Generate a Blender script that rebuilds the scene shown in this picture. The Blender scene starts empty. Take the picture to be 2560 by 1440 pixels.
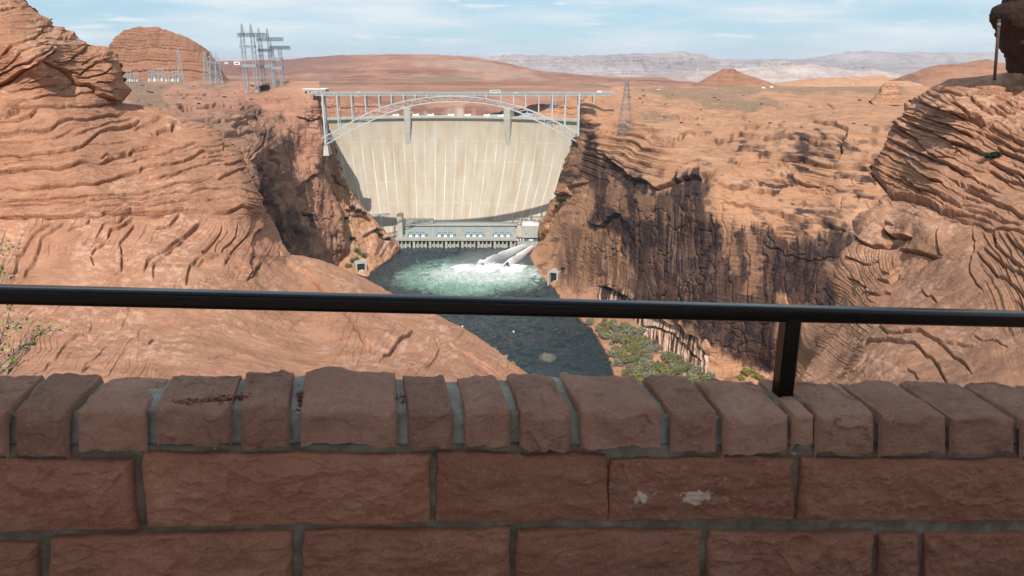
import bpy, math, random
import numpy as np
from mathutils import Vector
R = math.radians
random.seed(7); RNG = np.random.default_rng(11)
SC = bpy.context.scene; COL = SC.collection

# ------------------------------------------------------------------ camera, sky, sun, exposure
FPX, PITCH = 1900.0, R(16.75)
cd = bpy.data.cameras.new('camera'); cam = bpy.data.objects.new('camera', cd); COL.objects.link(cam)
cd.sensor_width = 36; cd.lens = 36*FPX/2560; cd.clip_start = 0.05; cd.clip_end = 200000
cam.location = (0, 0, 0); cam.rotation_euler = (R(90)-PITCH, 0, 0); SC.camera = cam

SUN_AZ, SUN_EL = R(-4), R(44.5)          # azimuth measured from straight behind the camera, negative = to the left
sdir = Vector((math.sin(SUN_AZ)*math.cos(SUN_EL), -math.cos(SUN_AZ)*math.cos(SUN_EL), math.sin(SUN_EL)))
sl = bpy.data.lights.new('sun', 'SUN'); so = bpy.data.objects.new('sun', sl); COL.objects.link(so)
sl.energy = 4.5; sl.angle = R(0.5); sl.color = (1.0, 0.95, 0.87)
so.rotation_euler = sdir.to_track_quat('Z', 'Y').to_euler()

W = bpy.data.worlds.new('World'); SC.world = W; W.use_nodes = True
wt = W.node_tree; wt.nodes.clear()
def wn(t, **k):
    n = wt.nodes.new(t)
    for a, b in k.items(): setattr(n, a, b)
    return n
wo = wn('ShaderNodeOutputWorld'); bg = wn('ShaderNodeBackground'); bg.inputs['Strength'].default_value = 0.10
sky = wn('ShaderNodeTexSky', sky_type='NISHITA', sun_disc=False, sun_elevation=SUN_EL,
         sun_rotation=math.atan2(sdir.x, sdir.y), altitude=1200, air_density=1.0, dust_density=0.6, ozone_density=1.6)
tc = wn('ShaderNodeTexCoord'); mp = wn('ShaderNodeMapping'); mp.inputs['Scale'].default_value = (3.4, 3.4, 26)
n1 = wn('ShaderNodeTexNoise'); n1.inputs['Scale'].default_value = 1.6; n1.inputs['Detail'].default_value = 7; n1.inputs['Roughness'].default_value = 0.56
rp = wn('ShaderNodeValToRGB'); rp.color_ramp.elements[0].position = 0.38; rp.color_ramp.elements[1].position = 0.66
rp.color_ramp.elements[0].color = (0, 0, 0, 1); rp.color_ramp.elements[1].color = (.80, .80, .80, 1)
mp2 = wn('ShaderNodeMapping'); mp2.inputs['Scale'].default_value = (9, 9, 75)
n2 = wn('ShaderNodeTexNoise'); n2.inputs['Scale'].default_value = 1.3; n2.inputs['Detail'].default_value = 5; n2.inputs['Roughness'].default_value = 0.5
rp2 = wn('ShaderNodeValToRGB'); rp2.color_ramp.elements[0].position = 0.57; rp2.color_ramp.elements[1].position = 0.68
rp2.color_ramp.elements[0].color = (0, 0, 0, 1); rp2.color_ramp.elements[1].color = (.75, .75, .75, 1)
mx = wn('ShaderNodeMath', operation='MAXIMUM')
tint = wn('ShaderNodeMix', data_type='RGBA'); tint.inputs[0].default_value = 0.72; tint.inputs[7].default_value = (3.2, 5.3, 6.9, 1)
mixc = wn('ShaderNodeMix', data_type='RGBA'); mixc.inputs[7].default_value = (7.6, 7.9, 8.1, 1)
L = wt.links.new
L(tc.outputs['Generated'], mp.inputs['Vector']); L(mp.outputs[0], n1.inputs['Vector']); L(n1.outputs[0], rp.inputs[0])
L(tc.outputs['Generated'], mp2.inputs['Vector']); L(mp2.outputs[0], n2.inputs['Vector']); L(n2.outputs[0], rp2.inputs[0])
L(rp.outputs[0], mx.inputs[0]); L(rp2.outputs[0], mx.inputs[1])
L(sky.outputs[0], tint.inputs[6]); L(tint.outputs[2], mixc.inputs[6]); L(mx.outputs[0], mixc.inputs[0])
L(mixc.outputs[2], bg.inputs['Color']); L(bg.outputs[0], wo.inputs['Surface'])
SC.view_settings.view_transform = 'Standard'; SC.view_settings.look = 'None'
SC.view_settings.exposure = 0.22; SC.view_settings.gamma = 1.0
SC.cycles.max_bounces = 6; SC.cycles.diffuse_bounces = 4; SC.cycles.transparent_max_bounces = 12

# ------------------------------------------------------------------ geometry of the view
CP, SP = math.cos(PITCH), math.sin(PITCH)
def ray(px, py):
    px = np.asarray(px, float); py = np.asarray(py, float)
    cx = (px-1280)/FPX; cy = (720-py)/FPX
    return np.stack([cx, CP+cy*SP, -SP+cy*CP], -1)
def PY(px, py, Y):
    d = ray(px, py); return d*(np.asarray(Y, float)/d[..., 1])[..., None]
def PZ(px, py, z):
    d = ray(px, py); return d*(z/d[..., 2])[..., None]
def V3(a): return tuple(float(c) for c in a)
WZ = -262.0

# ------------------------------------------------------------------ noise
def _h(i, j, k, s):
    with np.errstate(over='ignore'):
        h = (i.astype(np.uint32)*np.uint32(374761393) + j.astype(np.uint32)*np.uint32(668265263)
             + k.astype(np.uint32)*np.uint32(2147483647) + np.uint32(s*1274126177 & 0xffffffff))
        h = (h ^ (h >> np.uint32(13)))*np.uint32(1274126177)
        h = (h ^ (h >> np.uint32(16)))*np.uint32(2246822519)
        h = h ^ (h >> np.uint32(15))
    return h.astype(np.float64)/4294967295.0*2-1
def vnoise(x, y, z, s=0):
    xi, yi, zi = np.floor(x), np.floor(y), np.floor(z)
    fx, fy, fz = x-xi, y-yi, z-zi
    xi, yi, zi = [a.astype(np.int64) & 0xffffffff for a in (xi, yi, zi)]
    q = lambda t: t*t*t*(t*(t*6-15)+10)
    fx, fy, fz = q(fx), q(fy), q(fz); o = 0
    for a in (0, 1):
        for b in (0, 1):
            for c in (0, 1):
                w = (fx if a else 1-fx)*(fy if b else 1-fy)*(fz if c else 1-fz)
                o = o + w*_h(xi+a, yi+b, zi+c, s)
    return o
def fbm(x, y, z, oct=4, s=0, g=0.5):
    o = 0; a = 1.0; f = 1.0
    for i in range(oct):
        o = o + a*vnoise(x*f, y*f, z*f, s+i*17); a *= g; f *= 2.03
    return o
def sstep(a, b, x):
    t = np.clip((x-a)/(b-a), 0, 1); return t*t*(3-2*t)
def strata(b, seed=0, lip=0.3, notch=1.0):
    """layered profile of a bedding coordinate b (one unit = one layer): every layer sticks out by its own amount"""
    i = np.floor(b); f = b-i
    ii = i.astype(np.int64) & 0xffffffff; z0 = np.zeros_like(ii)
    a = _h(ii, z0, z0, seed); c = _h((ii+1) & 0xffffffff, z0, z0, seed)
    return a+(c-a)*sstep(1-lip, 1, f) - notch*np.exp(-((f-1+lip*.5)/(lip*.7))**2)

def shingle(b, seed=0, lip=.18, pw=1.7):
    """beds that swell towards a sharp lower lip and then drop back, each by its own amount"""
    i = np.floor(b); f = b-i; ii = i.astype(np.int64) & 0xffffffff; z0 = np.zeros_like(ii)
    a = .25+.95*np.abs(_h(ii, z0, z0, seed)); c0 = .5*_h(ii, z0, z0, seed+5); c1 = .5*_h((ii+1) & 0xffffffff, z0, z0, seed+5); w = sstep(1-lip, 1, f)
    return (a*f**pw)*(1-w)+c0+(c1-c0)*w-.95*a*np.exp(-((f-1+lip*.1)/(lip*.55))**2)-.95*a*np.exp(-((f+lip*.1)/(lip*.55))**2)
# ------------------------------------------------------------------ thin plate interpolation of control points
class TPS:
    def __init__(s, pts, vals):
        s.p = np.asarray(pts, float)/1000; n = len(s.p); v = np.asarray(vals, float)
        K = s.U(np.linalg.norm(s.p[:, None]-s.p[None], axis=2)) + np.eye(n)*1e-5
        A = np.zeros((n+3, n+3)); A[:n, :n] = K; A[:n, n] = 1; A[:n, n+1:] = s.p; A[n, :n] = 1; A[n+1:, :n] = s.p.T
        s.w = np.linalg.solve(A, np.concatenate([v, np.zeros(3)]))
    def U(s, r): return np.where(r > 1e-9, r*r*np.log(np.maximum(r, 1e-9)), 0)
    def __call__(s, x, y):
        sh = x.shape; q = np.stack([x.ravel(), y.ravel()], -1)/1000; o = np.zeros(len(q)); n = len(s.p)
        for i in range(n): o += s.w[i]*s.U(np.hypot(q[:, 0]-s.p[i, 0], q[:, 1]-s.p[i, 1]))
        return (o + s.w[n] + q@s.w[n+1:]).reshape(sh)
def seg_dist(x, y, pl):
    """distance, signed distance (above the line when it runs left to right) and arc parameter of points to a polyline"""
    best = np.full(x.shape, 1e9); sg = np.zeros(x.shape); tt = np.zeros(x.shape)
    pl = np.asarray(pl, float); ln = np.hypot(*(pl[1:]-pl[:-1]).T); tot = ln.sum(); acc = 0
    for (a, b, l) in zip(pl[:-1], pl[1:], ln):
        dx, dy = (b-a)/max(l, 1e-6)
        u = np.clip((x-a[0])*dx+(y-a[1])*dy, 0, l)
        ex, ey = x-a[0]-u*dx, y-a[1]-u*dy
        d = np.hypot(ex, ey); m = d < best
        cr = -(dx*(y-a[1])-dy*(x-a[0]))
        best = np.where(m, d, best); sg = np.where(m, np.where(cr >= 0, d, -d), sg); tt = np.where(m, (acc+u)/tot, tt); acc += l
    return best, sg, tt
def ledge_field(px, py, ledges, warp=4.0, wl=30.0, seed=5):
    o = np.zeros(px.shape)
    wx = px + warp*fbm(px/wl, py/wl, px*0+3.1, 2, seed); wy = py + warp*fbm(px/wl, py/wl, px*0+9.7, 2, seed+3)
    for L_ in ledges:
        pl, amp, wu, wd = L_[:4]; sg_ = L_[4] if len(L_) > 4 else 1
        a = np.asarray(pl, float); m = 4*max(wu, wd)+10
        x0, y0 = a.min(0)-m; x1, y1 = a.max(0)+m
        k = (px > x0) & (px < x1) & (py > y0) & (py < y1)
        if not k.any(): continue
        d, s, t = seg_dist(wx[k], wy[k], pl); s = s*sg_
        tp = sstep(0, .14, t)*sstep(0, .14, 1-t)
        o[k] += amp*tp*(lambda w: w*0.55*np.exp(-np.maximum(s, 0)/(wu*1.3))-(1-w)*(0.6*np.exp(np.minimum(s, 0)/(wd*1.8))+(2.6/amp+1.25)*np.exp(-((s+2.1)/1.7)**2)))(sstep(-1.4, 1.2, s))
    return o
def inpoly(px, py, poly):
    """signed distance in pixels to a polygon: positive inside"""
    p = np.asarray(list(poly)+[poly[0]], float)
    d, _, _ = seg_dist(px, py, p); c = np.zeros(px.shape, bool)
    for a, b in zip(p[:-1], p[1:]):
        cond = ((a[1] > py) != (b[1] > py)) & (px < (b[0]-a[0])*(py-a[1])/((b[1]-a[1]) if b[1] != a[1] else 1e-9)+a[0])
        c ^= cond
    return np.where(c, d, -d)
def softmask(px, py, poly, feather=14, warp=14, wl=30, seed=3):
    x = px+warp*fbm(px/wl, py/wl, px*0+1.3, 3, seed); y = py+warp*fbm(px/wl, py/wl, px*0+5.1, 3, seed+9)
    return sstep(-feather, feather, inpoly(x, y, poly))

# ------------------------------------------------------------------ object helpers
def tag(o, label=None, cat=None, group=None, kind=None):
    if label: o['label'] = label
    if cat: o['category'] = cat
    if group: o['group'] = group
    if kind: o['kind'] = kind
    return o
def empty(name, loc=(0, 0, 0), rz=0, label=None, cat=None, group=None):
    o = bpy.data.objects.new(name, None); COL.objects.link(o); o.location = loc; o.rotation_euler = (0, 0, rz)
    return tag(o, label, cat, group)
def mesh_np(name, verts, quads, mat, parent=None, smooth=True, attrs=None, uv=None):
    me = bpy.data.meshes.new(name); v = np.asarray(verts, np.float32).reshape(-1, 3); q = np.asarray(quads, np.int32)
    me.vertices.add(len(v)); me.vertices.foreach_set('co', v.ravel())
    k = q.shape[1]; me.loops.add(q.size); me.loops.foreach_set('vertex_index', q.ravel())
    me.polygons.add(len(q)); me.polygons.foreach_set('loop_start', np.arange(0, q.size, k, dtype=np.int32))
    me.polygons.foreach_set('loop_total', np.full(len(q), k, np.int32))
    me.update(calc_edges=True)
    me.polygons.foreach_set('use_smooth', np.full(len(q), smooth, bool))
    for n, a in (attrs or {}).items():
        at = me.attributes.new(n, 'FLOAT', 'POINT'); at.data.foreach_set('value', np.asarray(a, np.float32).ravel())
    if uv is not None:
        ul = me.uv_layers.new(name='UVMap'); ul.data.foreach_set('uv', np.asarray(uv, np.float32)[q.ravel()].ravel())
    for m in (mat if isinstance(mat, (list, tuple)) else [mat]): me.materials.append(m)
    o = bpy.data.objects.new(name, me); COL.objects.link(o)
    if parent: o.parent = parent
    return o
def gridquads(nr, nc):
    i = np.arange(nr*nc).reshape(nr, nc)
    return np.stack([i[:-1, :-1], i[1:, :-1], i[1:, 1:], i[:-1, 1:]], -1).reshape(-1, 4)
class MB:
    def __init__(s): s.v = []; s.f = []; s.m = []
    def add(s, vs, fs, mi=0):
        b = len(s.v); s.v += [tuple(map(float, v)) for v in vs]; s.f += [tuple(b+i for i in f) for f in fs]; s.m += [mi]*len(fs)
    def box(s, c, d, mi=0, taper=1.0):
        x, y, z = c; a, b, h = d[0]/2, d[1]/2, d[2]/2; t = taper
        s.add([(x-a, y-b, z-h), (x+a, y-b, z-h), (x+a, y+b, z-h), (x-a, y+b, z-h), (x-a*t, y-b*t, z+h), (x+a*t, y-b*t, z+h), (x+a*t, y+b*t, z+h), (x-a*t, y+b*t, z+h)],
              [(0, 3, 2, 1), (4, 5, 6, 7), (0, 1, 5, 4), (1, 2, 6, 5), (2, 3, 7, 6), (3, 0, 4, 7)], mi)
    def beam(s, p, q, w, h=None, mi=0):
        p = Vector(V3(p)); q = Vector(V3(q)); h = h or w; d = q-p
        if d.length < 1e-6: return
        d.normalize(); up = Vector((0, 0, 1)) if abs(d.z) < .95 else Vector((0, 1, 0))
        a = d.cross(up).normalized(); b = a.cross(d).normalized(); a *= w/2; b *= h/2
        s.add([p-a-b, p+a-b, p+a+b, p-a+b, q-a-b, q+a-b, q+a+b, q-a+b],
              [(0, 3, 2, 1), (4, 5, 6, 7), (0, 1, 5, 4), (1, 2, 6, 5), (2, 3, 7, 6), (3, 0, 4, 7)], mi)
    def tube(s, pts, rad, n=8, mi=0, cap=True):
        pts = [Vector(V3(p)) for p in pts]; rs = rad if hasattr(rad, '__len__') else [rad]*len(pts); b0 = len(s.v)
        for i, p in enumerate(pts):
            d = (pts[min(i+1, len(pts)-1)]-pts[max(i-1, 0)]).normalized(); up = Vector((0, 0, 1)) if abs(d.z) < .95 else Vector((0, 1, 0))
            a = d.cross(up).normalized(); b = a.cross(d)
            for k in range(n):
                t = 2*math.pi*k/n; s.v.append(tuple(p+(a*math.cos(t)+b*math.sin(t))*rs[i]))
        for i in range(len(pts)-1):
            for k in range(n):
                s.f.append((b0+i*n+k, b0+i*n+(k+1) % n, b0+(i+1)*n+(k+1) % n, b0+(i+1)*n+k)); s.m.append(mi)
        if cap:
            s.f.append(tuple(b0+k for k in range(n))[::-1]); s.m.append(mi)
            e = b0+(len(pts)-1)*n; s.f.append(tuple(e+k for k in range(n))); s.m.append(mi)
    def build(s, name, mats, parent=None, smooth=False, loc=None):
        me = bpy.data.meshes.new(name); me.from_pydata(s.v, [], s.f); me.update()
        mats = mats if isinstance(mats, (list, tuple)) else [mats]
        for m in mats: me.materials.append(m)
        if len(mats) > 1: me.polygons.foreach_set('material_index', np.array(s.m, np.int32))
        if smooth: me.polygons.foreach_set('use_smooth', np.full(len(s.f), True))
        o = bpy.data.objects.new(name, me); COL.objects.link(o)
        if parent: o.parent = parent
        if loc is not None: o.location = loc
        return o
def copy_tree(o, parent=None):
    c = o.copy(); COL.objects.link(c); c.parent = parent
    for ch in [x for x in bpy.data.objects if x.parent == o]: copy_tree(ch, c)
    return c

# ------------------------------------------------------------------ materials
class NT:
    def __init__(s, name):
        s.mat = bpy.data.materials.new(name); s.mat.use_nodes = True; s.t = s.mat.node_tree
        s.b = s.t.nodes['Principled BSDF']; s.out = s.t.nodes['Material Output']
    def n(s, t, ins=None, **k):
        n = s.t.nodes.new(t)
        for a, b in k.items(): setattr(n, a, b)
        for a, b in (ins or {}).items():
            if isinstance(b, bpy.types.NodeSocket): s.t.links.new(b, n.inputs[a])
            else: n.inputs[a].default_value = b
        return n
    def obj(s, scale=(1, 1, 1), rot=(0, 0, 0), coord='Object'):
        c = s.n('ShaderNodeTexCoord'); m = s.n('ShaderNodeMapping', {'Vector': c.outputs[coord], 'Scale': scale, 'Rotation': rot}); return m.outputs[0]
    def noise(s, vec, scale, det=5, rough=.55, dist=0):
        return s.n('ShaderNodeTexNoise', {'Vector': vec, 'Scale': scale, 'Detail': det, 'Roughness': rough, 'Distortion': dist}).outputs[0]
    def ramp(s, f, *els):
        r = s.n('ShaderNodeValToRGB', {'Fac': f}); e = r.color_ramp.elements
        while len(e) < len(els): e.new(.5)
        for i, (p, c) in enumerate(els):
            e[i].position = p; e[i].color = (*c, 1) if hasattr(c, '__len__') else (c, c, c, 1)
        return r.outputs[0]
    def mix(s, f, a, b, mode='MIX'):
        m = s.n('ShaderNodeMix', data_type='RGBA', blend_type=mode)
        for k, v in ((0, f), (6, a), (7, b)):
            if isinstance(v, bpy.types.NodeSocket): s.t.links.new(v, m.inputs[k])
            elif k == 0: m.inputs[k].default_value = v
            else: m.inputs[k].default_value = (*v, 1)
        return m.outputs[2]
    def math(s, op, a, b=0.0):
        m = s.n('ShaderNodeMath', operation=op)
        for k, v in ((0, a), (1, b)):
            if isinstance(v, bpy.types.NodeSocket): s.t.links.new(v, m.inputs[k])
            else: m.inputs[k].default_value = v
        return m.outputs[0]
    def attr(s, name): return s.n('ShaderNodeAttribute', attribute_name=name).outputs['Fac']
    def bump(s, h, dist, strength=1.0, prev=None):
        d = {'Height': h, 'Distance': dist, 'Strength': strength}
        if prev is not None: d['Normal'] = prev
        return s.n('ShaderNodeBump', d).outputs[0]
    def done(s, color, rough=.9, normal=None, metal=0, spec=.25):
        for k, v in (('Base Color', color), ('Roughness', rough), ('Metallic', metal), ('Specular IOR Level', spec)):
            if isinstance(v, bpy.types.NodeSocket): s.t.links.new(v, s.b.inputs[k])
            else: s.b.inputs[k].default_value = (*v, 1) if hasattr(v, '__len__') else v
        if normal is not None: s.t.links.new(normal, s.b.inputs['Normal'])
        return s.mat
def rock_mat(name, c1, c2, c3, pale, unit, stain_shade_c=(.040, .024, .026), vegc=(.17, .14, .095), bumpd=1.0, rot=(0, 0, 0), band=.35):
    """sandstone: unit = size in metres of the middling mottles"""
    t = NT(name); u = 1/unit
    v = t.obj((u, u, u)); vb = t.obj((u*.35, u*.35, u*3.2), rot)
    col = t.ramp(t.noise(v, .7, 6, .6), (.28, c1), (.52, c2), (.76, c3))
    bnd = t.noise(vb, 1.0, 6, .62, .25)
    col = t.mix(t.math('MULTIPLY', t.ramp(bnd, (.40, 0), (.66, 1)), band), col, tuple(c*.62 for c in c1))
    fl = t.ramp(t.noise(v, 3.1, 7, .68), (.60, 0), (.72, 1))
    col = t.mix(t.math('MULTIPLY', fl, .5), col, pale)
    bd = t.n('ShaderNodeCombineXYZ', {0: t.math('MULTIPLY', t.attr('bed'), 1.0), 1: t.math('MULTIPLY', t.n('ShaderNodeSeparateXYZ', {0: v}).outputs[0], .35), 2: t.math('MULTIPLY', t.n('ShaderNodeSeparateXYZ', {0: v}).outputs[2], .35)}).outputs[0]
    bw = t.attr('bedw'); lam = t.noise(bd, 2.2, 7, .68); lam2 = t.noise(bd, 1.1, 4, .6)
    col = t.mix(t.math('MULTIPLY', t.math('MULTIPLY', bw, t.ramp(lam, (.38, 1), (.62, 0))), .38), col, tuple(c*.58 for c in c1))
    col = t.mix(t.math('MULTIPLY', t.math('MULTIPLY', bw, t.ramp(lam, (.56, 0), (.70, 1))), .40), col, tuple(min(1, c*1.12) for c in c3))
    ck = t.math('ABSOLUTE', t.math('SUBTRACT', lam2, .5)); col = t.mix(t.math('MULTIPLY', t.math('MULTIPLY', bw, t.ramp(ck, (.004, 1), (.016, 0))), t.ramp(t.noise(v, .9, 4, .6), (.42, 0), (.58, .75))), col, tuple(c*.32 for c in c1))
    pl = t.attr('pale'); col = t.mix(pl, col, pale)
    vg = t.attr('veg'); vn = t.ramp(t.noise(v, 5, 5, .7), (.40, .1), (.56, 1)); col = t.mix(t.math('MULTIPLY', vg, vn), col, vegc)
    st = t.attr('stain'); sn = t.ramp(t.noise(t.obj((u*2.6, u*2.6, u*.16)), 1.6, 6, .66), (.30, .84), (.52, 1)); col = t.mix(t.math('MULTIPLY', st, sn), col, stain_shade_c)
    fk = t.ramp(t.noise(v, 9, 6, .7), (.36, 1), (.50, 0)); col = t.mix(t.math('MULTIPLY', fk, .35), col, tuple(c*.55 for c in c1))
    h = t.noise(v, 2.2, 9, .72); h2 = t.noise(vb, 2.6, 6, .6)
    nb = t.bump(h2, unit*.16*bumpd, 1.0, t.bump(h, unit*.22*bumpd, .9)); nb = t.bump(t.math('MULTIPLY', lam, bw), unit*.10*bumpd, 1.0, nb)
    h4 = t.noise(v, 14, 6, .7)
    return t.done(col, .92, t.bump(h4, unit*.035*bumpd, 1.0, nb), spec=.15)
M = {}
M['rock_near'] = rock_mat('near sandstone', (.385, .180, .108), (.475, .235, .143), (.56, .298, .187), (.70, .45, .33), 1.3, bumpd=.6, band=.22)
M['rock_right'] = rock_mat('layered sandstone', (.42, .205, .122), (.50, .258, .16), (.58, .325, .21), (.68, .43, .31), 1.2, bumpd=.6, rot=(0, R(22), 0), band=.42)
M['cliff'] = rock_mat('canyon sandstone', (.45, .215, .115), (.54, .282, .162), (.61, .345, .21), (.68, .47, .35), 22, bumpd=.65, band=.35)
M['cliff_far'] = rock_mat('shaded canyon sandstone', (.42, .205, .132), (.50, .255, .168), (.57, .31, .21), (.64, .44, .34), 22, bumpd=.9, band=.35)
M['butte'] = rock_mat('butte sandstone', (.33, .155, .092), (.40, .19, .115), (.46, .23, .14), (.52, .32, .22), 40, bumpd=.6, band=.6)

# ------------------------------------------------------------------ sculpted rock masses
def plf(pts):
    a = np.asarray(sorted(pts), float); return lambda y: np.interp(y, a[:, 0], a[:, 1])
def relief(name, py0, py1, ny, nx, xl, xr, ctrl, mat, sil=None, roundw=30, roundk=.06, side='R', wrap=0.5, disp=None, masks=None, jag=2.5, seed=1, power=1.0):
    """one rock surface: control points (px, py, distance) give its shape, disp(px, py, P, m) adds layers in metres along the normal;
    beyond its outline the surface turns away and runs back, so the mass has a far side"""
    rows = py0+(py1-py0)*np.linspace(0, 1, ny)**power
    u = np.linspace(0, 1, nx)
    jl = jag*fbm(rows/9, rows*0+seed, rows*0, 4, seed)
    a = xl(rows)+(jl if side == 'L' else 0); b = xr(rows)+(jl if side == 'R' else 0)
    px = a[:, None]+(b-a)[:, None]*u[None]; py = np.repeat(rows[:, None], nx, 1)
    pts = [(c[0], c[1]) for c in ctrl]; vals = []
    for c in ctrl:
        if c[2] < 0: vals.append(1/PZ(c[0], c[1], c[2])[1])
        else: vals.append(1/c[2])
    iy = TPS(pts, np.log(vals))(px, py); Y = 1/np.exp(iy)
    if sil is not None:
        e, _, _ = seg_dist(px, py, sil); e = np.minimum(e, roundw)/roundw
        Y = Y*(1+roundk*(1-np.sqrt(np.maximum(1-(1-e)**2, 0))))
    P = PY(px, py, Y)
    def normals(P):
        gu = np.gradient(P, axis=1); gv = np.gradient(P, axis=0); n = np.cross(gu, gv)
        n /= np.linalg.norm(n, axis=2, keepdims=True)+1e-12
        s = np.sign((n*P).sum(2)); s[s == 0] = 1
        return n*(-s)[..., None]
    m = (Y/FPX)
    if disp is not None:
        N = normals(P)
        for _ in range(3):                                   # smooth the direction of the relief
            N[1:-1, 1:-1] = (N[1:-1, 1:-1]*2+N[:-2, 1:-1]+N[2:, 1:-1]+N[1:-1, :-2]+N[1:-1, 2:])/6
        D = disp(px, py, P, m)
        if sil is not None: D = D*(.35+.65*sstep(0, 1, e*roundw/8))
        P = P+N*D[..., None]
    at = {k: f(px, py, P) for k, f in (masks or {}).items()}
    for k in ('stain', 'pale', 'veg', 'bed', 'bedw'): at.setdefault(k, np.zeros(px.shape))
    if wrap:
        ks = [1.012, 1.05, 1.15, 1+wrap]; drop = [0.0, .004, .012, .03]
        edge = P[:, -1:] if side == 'R' else P[:, :1]; ex = []
        for k, d in zip(ks, drop):
            q = edge*k; q[..., 2] -= np.abs(edge[..., 1])*d*1.2; q[..., 0] += (-1 if side == 'R' else 1)*edge[..., 1]*d*1.2
            ex.append(q)
        E = np.concatenate(ex if side == 'R' else ex[::-1], 1)
        P = np.concatenate([P, E] if side == 'R' else [E, P], 1)
        for k in at:
            c = np.repeat(at[k][:, -1:] if side == 'R' else at[k][:, :1], len(ks), 1)
            at[k] = np.concatenate([at[k], c] if side == 'R' else [c, at[k]], 1)
    q = gridquads(P.shape[0], P.shape[1])
    nrm = np.cross(P[1, 1]-P[0, 0], P[0, 1]-P[1, 0])
    if np.dot(nrm, P[0, 0]) > 0: q = q[:, ::-1]
    return mesh_np(name, P.reshape(-1, 3), q, mat, attrs=at)

# ------------------------------------------------------------------ near left sandstone hill
SIL_L = [(40, -90), (52, -20), (60, 0), (67, 5), (72, 14), (84, 22), (94, 30), (112, 39), (128, 47), (133, 64), (162, 67), (166, 75), (188, 78), (192, 91), (212, 103), (222, 111),
         (266, 114), (278, 122), (291, 134), (300, 150), (305, 169), (312, 194), (312, 203), (328, 225), (325, 233), (312, 246), (306, 255), (344, 261), (375, 266), (406, 278), (437, 284),
         (462, 289), (500, 306), (531, 316), (550, 331), (562, 347), (594, 372), (612, 394), (616, 412), (628, 440), (640, 470), (655, 500), (665, 520), (690, 570), (712, 612), (726, 636), (760, 641), (800, 650),
         (850, 668), (900, 690), (950, 716), (980, 735), (1040, 762), (1090, 785), (1150, 815), (1200, 845), (1250, 877), (1275, 900), (1320, 936), (1350, 975), (1370, 1015)]
def mono(sil, side):
    """outline as one x per row"""
    ys = np.arange(min(p[1] for p in sil), max(p[1] for p in sil)+1, 1.0); a = np.asarray(sil, float); xs = []
    for y in ys:
        c = []
        for p, q in zip(a[:-1], a[1:]):
            if min(p[1], q[1]) <= y <= max(p[1], q[1]) and p[1] != q[1]: c.append(p[0]+(q[0]-p[0])*(y-p[1])/(q[1]-p[1]))
        xs.append((max(c) if side == 'R' else min(c)) if c else np.nan)
    xs = np.array(xs); ok = ~np.isnan(xs)
    return lambda y: np.interp(y, ys[ok], xs[ok])
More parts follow.
